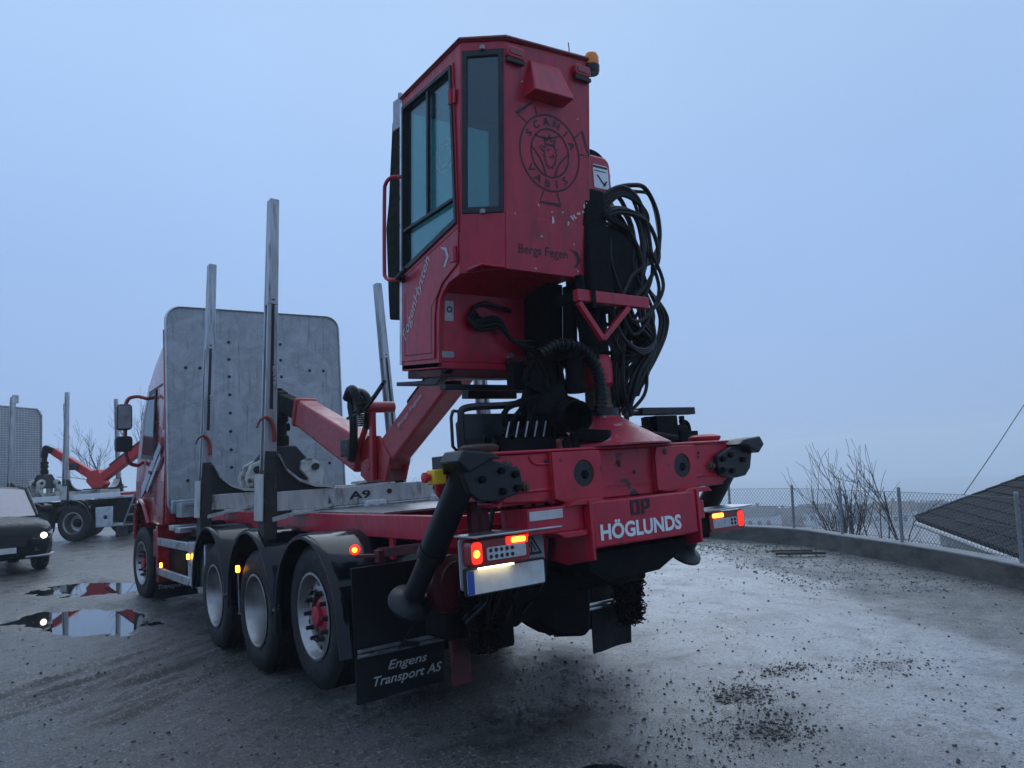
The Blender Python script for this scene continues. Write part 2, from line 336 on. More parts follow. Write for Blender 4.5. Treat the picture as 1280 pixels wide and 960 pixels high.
gme = bpy.data.meshes.new('ground'); gme.vertices.add(len(V)); gme.vertices.foreach_set('co', V.ravel()); gme.loops.add(F.size); gme.loops.foreach_set('vertex_index', F.ravel())
gme.polygons.add(len(F)); gme.polygons.foreach_set('loop_start', np.arange(0, F.size, 4)); gme.polygons.foreach_set('use_smooth', np.ones(len(F), bool)); gme.update()
DW = walldist(GX, GY); MUDP = [(1.06, -1.95, .32, .16), (.64, -2.52, .36, .17), (1.9, -1.75, .4, .10), (-.25, -1.55, .8, .35), (2.7, -2.1, .5, .1), (1.4, -1.0, .5, .12)]
gravel = sstep(-2.35, -1.75, DW+(fbm(GX*.55, GY*.55, 3)-.44)*2.6)*(DW < .2)
pale = sstep(.2, 2.1, GX*.85-GY*.12+(fbm(GX*.6+3, GY*.6)-.47)*3.0)*sstep(-6, -3.5, GY+GX*.4)  # pale silt; edge held right to put under-truck shade into the darker soil colour
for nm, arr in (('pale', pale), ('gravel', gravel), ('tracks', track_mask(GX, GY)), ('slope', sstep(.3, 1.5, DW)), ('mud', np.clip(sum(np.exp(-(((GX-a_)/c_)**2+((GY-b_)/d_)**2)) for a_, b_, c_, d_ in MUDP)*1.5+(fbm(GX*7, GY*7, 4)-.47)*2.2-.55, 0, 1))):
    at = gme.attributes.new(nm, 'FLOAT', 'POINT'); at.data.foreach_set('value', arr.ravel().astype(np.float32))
gm = bpy.data.materials.new('yard_ground'); gm.use_nodes = True; t = gm.node_tree; N = t.nodes; Lk = t.links.new; p = N['Principled BSDF']
co = N.new('ShaderNodeTexCoord')
def noise(sc, det=6, rough=.6):
    q = N.new('ShaderNodeTexNoise'); q.inputs['Scale'].default_value = sc; q.inputs['Detail'].default_value = det; q.inputs['Roughness'].default_value = rough; Lk(co.outputs['Object'], q.inputs['Vector']); return q.outputs[0]
def mrange(i, a, b, c=0., d=1.):
    q = N.new('ShaderNodeMapRange'); q.inputs[1].default_value = a; q.inputs[2].default_value = b; q.inputs[3].default_value = c; q.inputs[4].default_value = d; Lk(i, q.inputs[0]); return q.outputs[0]
def attr(n): q = N.new('ShaderNodeAttribute'); q.attribute_name = n; return q.outputs['Fac']
def mixc(f, a, b):
    q = N.new('ShaderNodeMix'); q.data_type = 'RGBA'; Lk(f, q.inputs[0])
    for s_, i in ((a, 6), (b, 7)):
        if isinstance(s_, tuple): q.inputs[i].default_value = (*s_, 1)
        else: Lk(s_, q.inputs[i])
    return q.outputs[2]
def mth(op, a, b):
    q = N.new('ShaderNodeMath'); q.operation = op
    for s_, i in ((a, 0), (b, 1)):
        if isinstance(s_, (int, float)): q.inputs[i].default_value = s_
        else: Lk(s_, q.inputs[i])
    return q.outputs[0]
fine = noise(55, 6, .7); mid = noise(5, 7, .65); big = noise(.9, 5); grit = noise(190, 3, .6)
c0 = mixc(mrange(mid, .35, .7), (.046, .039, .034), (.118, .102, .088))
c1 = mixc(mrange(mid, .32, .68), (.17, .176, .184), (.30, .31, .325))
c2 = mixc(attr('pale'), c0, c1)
c3 = mixc(mrange(grit, .35, .7), (.040, .038, .035), (.135, .132, .128)); c2 = mixc(attr('gravel'), c2, c3)
c2 = mixc(attr('tracks'), c2, (.030, .027, .025))
clump = noise(2.2, 8, .72); streak = noise(1.1, 6, .7)
c2 = mixc(mrange(clump, .55, .62, 0, .8), c2, (.040, .037, .035)); c2 = mixc(mrange(streak, .50, .62, 0, .55), c2, (.070, .068, .066))
spk = noise(34, 3, .55); spk2 = noise(75, 2, .5); spk3 = noise(48, 3, .55); spk4 = noise(130, 2, .5)
c2 = mixc(mrange(spk4, .55, .57, 0, .6), c2, (.045, .043, .042))
c2 = mixc(mrange(spk3, .57, .60, 0, .75), c2, (.25, .245, .24))
c2 = mixc(mrange(spk, .575, .60, 0, .85), c2, (.022, .020, .019))
c2 = mixc(mrange(spk2, .60, .62, 0, .85), c2, (.026, .024, .023))
c2 = mixc(mrange(grit, .64, .67, 0, .55), c2, (.30, .30, .31))
c2 = mixc(attr('mud'), c2, (.022, .019, .017))
c2 = mixc(attr('slope'), c2, (.075, .060, .042)); Lk(c2, p.inputs['Base Color'])
wet = mrange(mth('ADD', big, mth('MULTIPLY', mid, .6)), .62, .95)      # 0 wet film .. 1 dry grit
rg = mrange(wet, 0, 1, .17, .48); rg = mth('ADD', rg, mth('MULTIPLY', attr('gravel'), .25)); rg = mth('SUBTRACT', rg, mth('MULTIPLY', attr('pale'), .05)); rg = mth('ADD', rg, mrange(fine, .4, .7, -.06, .12)); Lk(rg, p.inputs['Roughness'])
p.inputs['Specular IOR Level'].default_value = .55
hh = mth('ADD', mth('MULTIPLY', fine, .7), mth('MULTIPLY', grit, .5)); bp = N.new('ShaderNodeBump'); Lk(mrange(attr('pale'), 0, 1, .75, .28), bp.inputs['Strength']); bp.inputs['Distance'].default_value = .014; Lk(hh, bp.inputs['Height']); Lk(bp.outputs[0], p.inputs['Normal'])
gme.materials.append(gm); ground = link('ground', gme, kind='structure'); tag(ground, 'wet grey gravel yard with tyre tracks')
# standing water
wm = bpy.data.materials.new('puddle_water'); wm.use_nodes = True; p = wm.node_tree.nodes['Principled BSDF']
p.inputs['Base Color'].default_value = (.012, .013, .014, 1); p.inputs['Roughness'].default_value = .02; p.inputs['IOR'].default_value = 1.6; p.inputs['Specular IOR Level'].default_value = .9; MATS['water'] = wm
nb = wm.node_tree.nodes.new('ShaderNodeTexNoise'); nb.inputs['Scale'].default_value = 5; b_ = wm.node_tree.nodes.new('ShaderNodeBump'); b_.inputs['Strength'].default_value = .02; wm.node_tree.links.new(nb.outputs[0], b_.inputs['Height']); wm.node_tree.links.new(b_.outputs[0], p.inputs['Normal'])
for (px, py, rx, ry, wz, rt), lb in zip(PUD, ('large puddle mirroring the sky left of the truck', 'long narrow puddle beyond the large one, towards the car', 'small dark puddle at the bottom edge of the picture')):
    q = MB(); q.prism(circ(0, 0, rx*1.45, 40, ry*1.45), (px, py, wz-.03), (math.cos(R_(rt)), math.sin(R_(rt)), TILT*math.sin(R_(rt))), (-math.sin(R_(rt)), math.cos(R_(rt)), TILT*math.cos(R_(rt))), (0, 0, .03))
    tag(q.build('puddle', 'water', kind='structure'), lb)
q = MB(); q.prism([(-880, -880), (880, -880), (880, 880), (-880, 880)], (0, 0, -41), (1, 0, 0), (0, 1, 0), (0, 0, 1)); sea = q.build('sea', 'water', kind='structure'); tag(sea, 'fjord water far below the yard, lost in mist')
# loose stones (uncountable)
ico = [(0, 0, 1), (.89, 0, .45), (.28, .85, .45), (-.72, .53, .45), (-.72, -.53, .45), (.28, -.85, .45), (.72, .53, -.45), (-.28, .85, -.45), (-.89, 0, -.45), (-.28, -.85, -.45), (.72, -.53, -.45), (0, 0, -1)]
icof = [(0, 1, 2), (0, 2, 3), (0, 3, 4), (0, 4, 5), (0, 5, 1), (1, 6, 2), (2, 7, 3), (3, 8, 4), (4, 9, 5), (5, 10, 1), (2, 6, 7), (3, 7, 8), (4, 8, 9), (5, 9, 10), (1, 10, 6), (6, 11, 7), (7, 11, 8), (8, 11, 9), (9, 11, 10), (10, 11, 6)]
def stones(n, smin, smax, fx, matn, name, label, seed):
    g = np.random.default_rng(seed); X, Y = fx(g, n); Z = ground_h(X, Y); n = len(X); mb = MB()
    s = smin*(smax/smin)**(g.random(n)**2.6); k = s[:, None]*(.7+.6*g.random((n, 3))); k[:, 2] *= .7; a = g.random(n)*6.3; ca, sa = np.cos(a)[:, None], np.sin(a)[:, None]
    q = np.array(ico)[None]*(.75+.5*g.random((n, 12, 1)))*k[:, None, :]
    q = np.stack([q[..., 0]*ca-q[..., 1]*sa+X[:, None], q[..., 0]*sa+q[..., 1]*ca+Y[:, None], q[..., 2]+(Z+k[:, 2]*.3)[:, None]], -1).reshape(-1, 3)
    mb.v = q.tolist(); mb.f = (np.array(icof)[None]+12*np.arange(n)[:, None, None]).reshape(-1, 3).tolist(); mb.fm = [0]*len(mb.f)
    tag(mb.build(name, matn, kind='stuff', smooth=20), label, 'gravel')
def spread(g, n):
    r = 1.0+12*g.random(n)**1.5; a = R_(-30)+R_(105)*g.random(n)           # a fan of yard before the wall, denser near
    return -3.3+(2.2+r)*np.sin(a), -5.47+(2.2+r)*np.cos(a)
def clods(g, n):
    c = np.array([(1.08, -1.92, .26, .16), (1.0, -2.02, .22, .14), (.66, -2.48, .30, .16), (.62, -2.55, .24, .14), (1.9, -1.75, .35, .12), (.2, -1.2, .7, .45), (-.2, -.6, .5, .5), (.3, -2.3, .6, .3), (2.7, -2.1, .6, .2)]); k = g.integers(0, len(c), n)
    return c[k, 0]+c[k, 2]*g.normal(size=n)*.6, c[k, 1]+c[k, 3]*g.normal(size=n)*.8
def wallside(g, n):
    t = g.random(n)*7+2.0; i = t.astype(int); f = t-i; W = np.array(WALL); q = W[i]*(1-f)[:, None]+W[i+1]*f[:, None]
    d = W[i+1]-W[i]; d = d/np.linalg.norm(d, axis=1)[:, None]; off = .15+2.6*g.random(n)**1.6; return q[:, 0]+d[:, 1]*off, q[:, 1]-d[:, 0]*off
stones(11000, .0025, .014, spread, 'stone', 'loose_stones', 'dark loose stones scattered over the wet yard', 1)
stones(3500, .003, .012, clods, 'stone', 'stone_clods', 'clods of dark grit behind the truck', 2)
stones(4500, .006, .024, wallside, 'pebble', 'gravel_border', 'pale crushed gravel along the foot of the concrete wall', 3)
# moss and grass tufts at the wall foot
g = np.random.default_rng(9); mb = MB()
for cx, cy, n in [(9.6, 5.2, 60), (9.9, 4.3, 70), (9.3, 3.4, 60), (8.9, 4.6, 40), (9.5, 2.9, 30), (8.6, 1.4, 14), (7.7, -.2, 10), (10.3, 6.6, 40)]:
    for _ in range(n):
        x = cx+g.normal()*.30; y = cy+g.normal()*.30; z = float(ground_h(np.array([x]), np.array([y]))[0])
        for _ in range(4):
            a = g.random()*6.3; h_ = .01+.025*g.random(); mb.add([(x-.012*math.sin(a), y+.012*math.cos(a), z-.01), (x+.012*math.sin(a), y-.012*math.cos(a), z-.01), (x+.05*math.cos(a)*g.random(), y+.05*math.sin(a)*g.random(), z+h_)], [(0, 1, 2)])
tag(mb.build('moss_tufts', 'grass', kind='stuff'), 'mossy grass tufts at the foot of the wall', 'moss')
# ---- low concrete wall
wall = empty('low_wall', (WALL[8][0], WALL[8][1], -.4)); tag(wall, 'low curved concrete wall bordering the gravel yard', 'wall')
def offs(poly, d):
    o = []
    for i, q in enumerate(poly):
        a = np.array(poly[max(i-1, 0)]); b = np.array(poly[min(i+1, len(poly)-1)]); t_ = nrm(b-a); o.append(np.array(q)+vec(-t_[1], t_[0])*d)
    return o
WP = [tuple(q[:2]) for q in cr([(x, y, 0) for x, y in WALL], 5)]
def strip(mb, poly, d0, d1, z0, z1):
    A, B = offs(poly, d0), offs(poly, d1); k = len(poly); vs = []
    for a, b in zip(A, B): vs += [(a[0], a[1], z0), (b[0], b[1], z0), (b[0], b[1], z1), (a[0], a[1], z1)]
    fs = [(4*i+j, 4*i+(j+1) % 4, 4*i+4+(j+1) % 4, 4*i+4+j) for i in range(k-1) for j in range(4)]+[(3, 2, 1, 0), (4*k-4, 4*k-3, 4*k-2, 4*k-1)]; mb.add(vs, fs)
wl = wall.location; rel = [(x-wl.x, y-wl.y) for x, y in WP]
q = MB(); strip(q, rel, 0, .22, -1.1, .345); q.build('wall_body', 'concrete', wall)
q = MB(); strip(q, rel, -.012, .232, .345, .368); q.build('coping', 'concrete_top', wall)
# ---- chain link fence
LEAN = vec(.81, -.58, 0)*.052
fence = empty('chain_link_fence', (WALL[6][0]+.1, WALL[6][1], -.03)); tag(fence, 'chain link fence with grey steel posts on top of the concrete wall', 'fence')
fl = np.array(fence.location); FP = [np.array([q[0], q[1], 0]) for q in offs(WP, .12)]
seglen = np.array([0]+[np.linalg.norm(b-a) for a, b in zip(FP[:-1], FP[1:])]).cumsum()
def fpt(s, h): i = int(np.clip(np.searchsorted(seglen, s)-1, 0, len(FP)-2)); f = (s-seglen[i])/(seglen[i+1]-seglen[i]); return FP[i]*(1-f)+FP[i+1]*f+vec(0, 0, -.03+h)+LEAN*h-fl
def s_of(x, y): return seglen[int(np.argmin([np.hypot(a[0]-x, a[1]-y) for a in FP]))]
mb = MB(); s0, s1, H, W_ = s_of(11, 16), s_of(5.5, -4), .80, .088
n_ = int((s1-s0)/W_)
for i in range(-int(H/W_)-1, n_):
    for sg in (1, -1):
        a = s0+i*W_; pts = []
        for k in range(7):
            h_ = H*k/6; ss = a+(h_ if sg > 0 else H-h_)
            if s0 <= ss <= s1: pts.append(fpt(ss, h_+.02)+vec(.003*sg, 0, 0))
        if len(pts) > 1: mb.tube(pts, .0032, 3, False)
for h_ in (.05, .44, .82): mb.tube([fpt(s, h_) for s in np.arange(s0, s1, .3)], .0036, 4, False)
mb.build('wire_mesh', 'wire', fence)
for x, y in [(11.2, 10.5), (11.1, 8.2), (11.0, 6.0), (10.86, 4.15), (9.98, 2.5), (9.21, 1.02), (7.63, -1.28), (6.2, -3.2)]:
    s = s_of(x, y); q = MB(); q.tube([fpt(s, -.3), fpt(s, .88)], .028, 10); q.tube([fpt(s, .88), fpt(s, .90)], [.031, .02], 10); q.build('post', 'post', fence)
# ---- bare shrubs and trees
def grow(mb, p, d, ln, r, depth, g, spread_=.5, up=.25, kids=3):
    n = 4; pts = [np.array(p, float)]; rs = [r]; dd = nrm(d)
    for i in range(n):
        dd = nrm(dd+g.normal(size=3)*.13+vec(0, 0, up*.25)); pts.append(pts[-1]+dd*ln/n); rs.append(max(r*(1-.55*(i+1)/n), .005))
    mb.tube(pts, rs, 5 if depth > 1 else 3, False)
    if depth > 0:
        for k in range(kids+int(g.integers(0, 2))):
            t_ = .25+.7*g.random(); i = min(int(t_*n), n-1); q = pts[i]*(1-(t_*n-i))+pts[i+1]*(t_*n-i)
            nd = nrm(dd+g.normal(size=3)*spread_+vec(0, 0, up)); grow(mb, q, nd, ln*(.42+.25*g.random()), rs[i]*.58, depth-1, g, spread_, up, kids)
def shrub(name, x, y, z, stems, h, r, seed, label, cat='shrub', group=None, m='bark', tilt=.3, depth=2, kids=3, spread_=.5):
    g = np.random.default_rng(seed); root = empty(name, (x, y, z)); tag(root, label, cat, group); tw = MB(); st = MB()
    for i in range(stems):
        a = g.random()*6.3; d = vec(math.cos(a)*tilt*(g.random()+.2), math.sin(a)*tilt*(g.random()+.2), 1); b = vec(math.cos(a), math.sin(a), 0)*.12*g.random()*(stems > 1)
        st.tube([b-vec(0, 0, .15), b+nrm(d)*h*.12], [r*1.05, r], 6, False)
        grow(tw, b+nrm(d)*h*.12, d, h*(.6+.4*g.random()), r, depth, g, spread_, .3, kids)
    st.build('trunk', m, root); tw.build('crown', m, root); return root
def gz(x, y): return float(base_h(np.array([x]), np.array([y]))[0][0])
shrub('bare_shrub', 14.6, 5.3, gz(14.6, 5.3), 13, 2.45, .030, 21, 'wide many-stemmed leafless shrub behind the fence', tilt=.19, kids=3)
shrub('bare_sapling', 17.0, 4.9, gz(17.0, 4.9), 1, 3.7, .045, 22, 'slim leafless sapling behind the fence next to the tiled roof', 'tree', tilt=.06, kids=5, spread_=.55)
shrub('bare_sapling', 17.6, 6.0, gz(17.6, 6.0), 3, 3.5, .032, 23, 'thin upright bare shoots left of the slim sapling', 'tree', tilt=.1, depth=1, kids=2, spread_=.3)
for i, (x, y, h_, lb) in enumerate([(14.0, 3.7, .95, 'low brown bramble behind the wall under the wide shrub'), (15.0, 3.4, 1.1, 'low brown bramble behind the wall between two posts'), (13.0, 5.6, 1.0, 'low brown bramble behind the wall, left of the wide shrub')]):
    shrub('bramble', x, y, gz(x, y), 26, h_, .012, 40+i, lb, 'shrub', 'brambles behind the wall', 'bramble', tilt=.9, depth=2, kids=3, spread_=.8)
shrub('bare_tree', 3.1, 30.3, gz(3.1, 30.3), 5, 3.2, .05, 31, 'leafless birch-like tree behind the parked timber truck', 'tree', m='bark2', tilt=.28, depth=3, kids=3, spread_=.45)
shrub('bare_tree', 1.6, 31.0, gz(1.6, 31.0), 3, 3.4, .04, 32, 'short leafless tree behind the grapple of the parked timber truck', 'tree', m='bark2', tilt=.4, depth=3, kids=3, spread_=.45)
shrub('bare_tree', 13.2, 28.5, gz(13.2, 28.5), 3, 2.6, .035, 33, 'small leafless tree seen below the crane jib beside the headboard', 'tree', m='bark2', tilt=.35, depth=3, kids=3, spread_=.45)
# ---- house with the dark tiled roof
E0 = vec(19.275, 5.752, -.647); h = vec(.7594, .6506, 0); n = vec(.6506, -.7594, 0); sl_ = math.tan(R_(18.5))
h = nrm(vec(h[0], h[1], .022))
house = empty('house', (18.0, 1.0, -5.0)); tag(house, 'white house with a dark tiled roof standing below the wall', 'house'); hl = np.array(house.location)
upv = nrm(n+vec(0, 0, sl_)); nup = np.cross(upv, h); nup = nup if nup[2] > 0 else -nup
rd = MB(); A = E0-hl
rd.add([A-nup*.02, A-h*12-nup*.02, A-h*12+upv*5.4-nup*.02, A+upv*5.4-nup*.02, A-nup*.2, A-h*12-nup*.2, A-h*12+upv*5.4-nup*.2, A+upv*5.4-nup*.2], [(0, 1, 2, 3), (7, 6, 5, 4), (0, 4, 5, 1), (1, 5, 6, 2), (2, 6, 7, 3), (3, 7, 4, 0)])
rg_ = A+upv*5.4; dn = nrm(n-vec(0, 0, sl_))
rd.add([rg_-nup*.02, rg_-h*12-nup*.02, rg_-h*12+dn*5.4, rg_+dn*5.4], [(0, 1, 2, 3)])
roof = rd.build('roof', 'tile', house)
tiles = []
for tm_ in ('tile', 'tile2', 'tile3'):
    T = MB(); wv, lv = .425, .46; pr = [(0, .010), (.06, .028), (.15, .030), (.22, .012), (.30, .028), (.39, .030), (.418, .010)]
    vs = [];
    for l_ in (0, lv):
        for a_, b_ in pr: vs.append(-h*a_+upv*l_+nup*(b_+(.028 if l_ == 0 else 0)))
        for a_, b_ in pr: vs.append(-h*a_+upv*l_+nup*(b_-.018+(.010 if l_ == 0 else 0)))
    k = len(pr); fs = [(i, i+1, 2*k+i+1, 2*k+i) for i in range(k-1)]+[(i+k, i, i+1, i+k+1) for i in range(k-1)]+[(0, k, 3*k, 2*k), (k-1, 2*k-1, 4*k-1, 3*k-1)]
    T.add(vs, fs); o = T.build('tile', tm_, roof); tiles.append(o.data); bpy.data.objects.remove(o)
g = np.random.default_rng(5)
for r_ in range(12):
    for c_ in range(25):
        o = link('tile', tiles[int(g.integers(0, 3))], roof, loc=A+upv*(r_*.42-.03)-h*(c_*.425+.02)+nup*(.004*g.random()))
vt = MB()
for k in range(13): vt.beam(A+upv*(k*.42)+h*.05+nup*.03, A+upv*(k*.42+.43)+h*.05+nup*.015, .16, .10, nup)
vt.build('verge_tiles', 'tile3', roof)
gt = MB(); gt.tube([A-upv*.1-nup*.1, A-h*12-upv*.1-nup*.1], .07, 8); gt.build('gutter', 'galv', house)
hw = MB(); B0 = E0-hl+n*.45-h*.4; B1 = B0-h*11.2; top = .02; bot = -(5.0-(-.0))+.3
def wq(p0, p1, z0, z1): hw.add([(*p0[:2], z0), (*p1[:2], z0), (*p1[:2], z1), (*p0[:2], z1)], [(0, 1, 2, 3)])
zt = E0[2]-hl[2]+.05; wq(B0, B1, -1, zt-.2); B2 = B0+n*9.4; B3 = B1+n*9.4; wq(B1, B3, -1, zt-.2); wq(B3, B2, -1, zt-.2); wq(B2, B0, -1, zt-.2)
for P_ in (B0, B1): hw.add([(P_[0], P_[1], zt-.2), tuple(np.array([(P_+n*9.4)[0], (P_+n*9.4)[1], zt-.2])), tuple(np.array([(P_+n*4.7)[0], (P_+n*4.7)[1], zt+1.45]))], [(0, 1, 2)])
hw.build('wall', 'housewall', house)
for k in range(5):
    c_ = B0-h*(1.2+k*2.1)-n*.03; q = MB(); q.beam(c_+vec(0, 0, zt-1.55-c_[2]), c_-h*1.1+vec(0, 0, zt-1.55-c_[2]), .06, 1.15, (0, 0, 1)); wn = q.build('window', 'white', house)
    q = MB(); c2_ = c_-n*.035-h*.07; q.beam(c2_+vec(0, 0, zt-1.55-c_[2]), c2_-h*.96+vec(0, 0, zt-1.55-c_[2]), .03, 1.0, (0, 0, 1)); q.build('pane', 'glass_dark', wn)
# ---- overhead cable from the house
cb = MB(); cb.tube(cr([(18.9, 4.2, .04), (20.2, 3.75, 1.25), (22.0, 3.15, 2.95), (27.0, 1.5, 7.5)], 6), .012, 5); tag(cb.build('overhead_cable', 'carblack'), 'thin dark overhead cable rising from the tiled roof', 'cable')
# ---- plank by the wall
pk = MB(); zz = gz(8.95, 2.75)+.05; pk.beam((9.25, 2.45, zz), (8.75, 3.15, zz+.015), .12, .045); pk.beam((9.15, 2.65, zz+.05), (8.85, 3.3, zz+.04), .07, .03); tag(pk.build('old_plank', 'oldwood', bevel=.006), 'dark weathered plank lying at the foot of the wall', 'plank')
# ---- far houses in the mist and the wood behind them
def far_house(x, y, wd, ln, ht, rz, wallm, roofm, label):
    z = gz(x, y)-.5; r_ = empty('far_house', (x, y, z), rz); tag(r_, label, 'house', 'houses down the slope in the mist')
    q = MB(); q.box(-wd/2, wd/2, -ln/2, ln/2, 0, ht); q.build('wall', wallm, r_)
    q = MB(); q.prism([(-wd/2-.4, ht), (wd/2+.4, ht), (0, ht+wd*.38)], (0, -ln/2-.4, 0), (1, 0, 0), (0, 0, 1), (0, ln+.8, 0)); rf = q.build('roof', roofm, r_)
    q = MB(); q.box(-.4, .4, -.4, .4, ht+wd*.2, ht+wd*.5); q.build('chimney', 'farroof2', rf)
    for k in range(4):
        yy = -ln/2+ln*(k+.5)/4; q = MB(); q.box(-wd/2-.05, -wd/2+.02, yy-.6, yy+.6, ht*.45, ht*.75); q.build('window', 'carblack', r_)
    return r_
far_house(207, 150, 8, 12, 5, .3, 'housewall', 'farroof', 'pale far house in the mist beside the leftmost fence post')
far_house(222, 151, 7, 10, 4.5, 1.0, 'farroof2', 'farroof', 'reddish far house in the mist right of the pale one')
far_house(255, 160, 8, 11, 5, .6, 'housewall', 'farroof', 'pale far house in the mist seen through the wide shrub')
far_house(232, 118, 8, 11, 5, .2, 'housewall', 'farroof2', 'far house in the mist seen between the shrub and the sapling')
g = np.random.default_rng(12); fw = MB()
for _ in range(420):
    t_ = g.random(); x = 264+32*t_+g.normal()*4; y = 152-24*t_+g.normal()*4; z = gz(x, y); hgt = 3+4*g.random(); wd = 1.4+1.6*g.random()
    for k in range(26):
        u = g.random(); a = g.random()*6.3; rr = wd*(1-.75*u)*(.6+.4*g.random()); c_ = vec(x+rr*math.cos(a), y+rr*math.sin(a), z+hgt*(.1+.9*u)); s = .7; fw.add([c_+g.normal(size=3)*s, c_+g.normal(size=3)*s, c_+g.normal(size=3)*s], [(0, 1, 2)])
tag(fw.build('far_wood', 'farwood', kind='stuff'), 'dark wooded ridge far off in the mist', 'wood')
# ---- the misty air
hz = MB(); hz.box(-920, 920, -920, 920, -62, 13.5); ho = hz.build('haze', 'black', kind='stuff'); ho.data.materials.clear()
hm = bpy.data.materials.new('mist'); hm.use_nodes = True; hm.node_tree.nodes.clear(); o_ = hm.node_tree.nodes.new('ShaderNodeOutputMaterial'); pv = hm.node_tree.nodes.new('ShaderNodeVolumePrincipled')
pv.inputs['Color'].default_value = (.88, .95, 1, 1); pv.inputs['Density'].default_value = .0016; pv.inputs['Anisotropy'].default_value = .35
hm.node_tree.links.new(pv.outputs[0], o_.inputs['Volume']); ho.data.materials.append(hm); tag(ho, 'pale blue mist over the fjord')
# ================================================================== WHEELS, STAKES AND OTHER SHARED PIECES
def tyre_mb(r=.52, wd=.30, lugs=False):
    q = MB(); h_ = wd/2; prof = [(.30, -h_+.03), (.315, -h_+.005), (.36, -h_-.006), (.44, -h_-.012), (.49, -h_+.004), (r-.012, -h_+.022)]
    tr = [(-h_+.03, 0), (-.075, 0), (-.072, -.012), (-.058, -.012), (-.055, 0), (-.008, 0), (-.006, -.012), (.006, -.012), (.008, 0), (.055, 0), (.058, -.012), (.072, -.012), (.075, 0), (h_-.03, 0)]
    prof += [(r+d, x) for x, d in tr]; prof += [(a, -b) for a, b in prof[:6][::-1]]
    q.lathe(prof, (0, 0, 0), (1, 0, 0), 56, close=True)
    for k in range(30 if lugs else 0):          # tread lugs
        a = 2*math.pi*k/30; c, s = math.cos(a), math.sin(a)
        for x0, x1 in (((-h_+.004, -.085), (.085, h_-.004)) if not lugs else ((-h_-.006, -.06), (-.05, .05), (.06, h_+.006))):
            e = .012 if not lugs else .03; w_ = .055 if not lugs else .06; sk = .4 if x0 < 0 else -.4
            vs = []
            for x in (x0, x1):
                for rr in (r-.02, r+e-.008):
                    for tt in (-w_/2, w_/2): t_ = tt+sk*(x-x0)*.35; vs.append((x, rr*c-t_*s, rr*s+t_*c))
            q.add(vs, [(0, 1, 3, 2), (4, 6, 7, 5), (0, 4, 5, 1), (2, 3, 7, 6), (0, 2, 6, 4), (1, 5, 7, 3)])
    return q
def make_wheel(kind, parent, loc, side=-1, tyrem='rubber', lugs=False):
    """outer face towards -x for side=-1"""
    w_ = tyre_mb(lugs=lugs).build('wheel', tyrem, parent, loc=loc); sg = side
    q = MB()
    if kind == 'dish':      # deep outer rim of a twin wheel
        q.lathe([(.315, sg*.148), (.318, sg*.158), (.300, sg*.160), (.288, sg*.148), (.282, sg*.10), (.268, sg*.07), (.262, sg*-.05), (.245, sg*-.085), (.20, sg*-.10), (.15, sg*-.095), (.13, sg*-.07), (.0, sg*-.06)], (0, 0, 0), (1, 0, 0), 48, caps=False)
    else:                   # flat face
        q.lathe([(.315, sg*.146), (.318, sg*.156), (.300, sg*.158), (.286, sg*.146), (.276, sg*.10), (.262, sg*.085), (.235, sg*.098), (.19, sg*.105), (.15, sg*.105), (.148, sg*.06), (0, sg*.06)], (0, 0, 0), (1, 0, 0), 48, caps=False)
    q.build('rim', 'alurim', w_)
    hb = MB()
    if kind == 'dish': hb.lathe([(.12, sg*-.07), (.12, sg*.0), (.09, sg*.025), (0, sg*.03)], (0, 0, 0), (1, 0, 0), 24)
    else: hb.lathe([(.125, sg*.06), (.125, sg*.085), (.10, sg*.10), (.075, sg*.10), (.07, sg*.14), (0, sg*.145)], (0, 0, 0), (1, 0, 0), 24)
    hb.build('hub', 'red' if kind == 'flat' else 'dark', w_, bevel=.004)
    if kind == 'flat':
        nb_ = MB(); nb_.lathe([(.02, 0), (.02, sg*.012), (.016, sg*.014), (.016, sg*.05), (.009, sg*.055), (0, sg*.055)], (0, 0, 0), (1, 0, 0), 8); o = nb_.build('wheel_nut', 'black', w_, loc=(sg*.105, .17, 0)); me = o.data
        for k in range(1, 10): a = 2*math.pi*k/10; link('wheel_nut', me, w_, loc=(sg*.105, .17*math.cos(a), .17*math.sin(a)))
        hl_ = MB()
        for k in range(10):
            a = 2*math.pi*(k+.5)/10; hl_.lathe([(.022, sg*.0995), (.022, sg*.1015), (0, sg*.1015)], (0, .226*math.cos(a), .226*math.sin(a)), (1, 0, 0), 10)
        hl_.build('hand_holes', 'black', w_)
    return w_
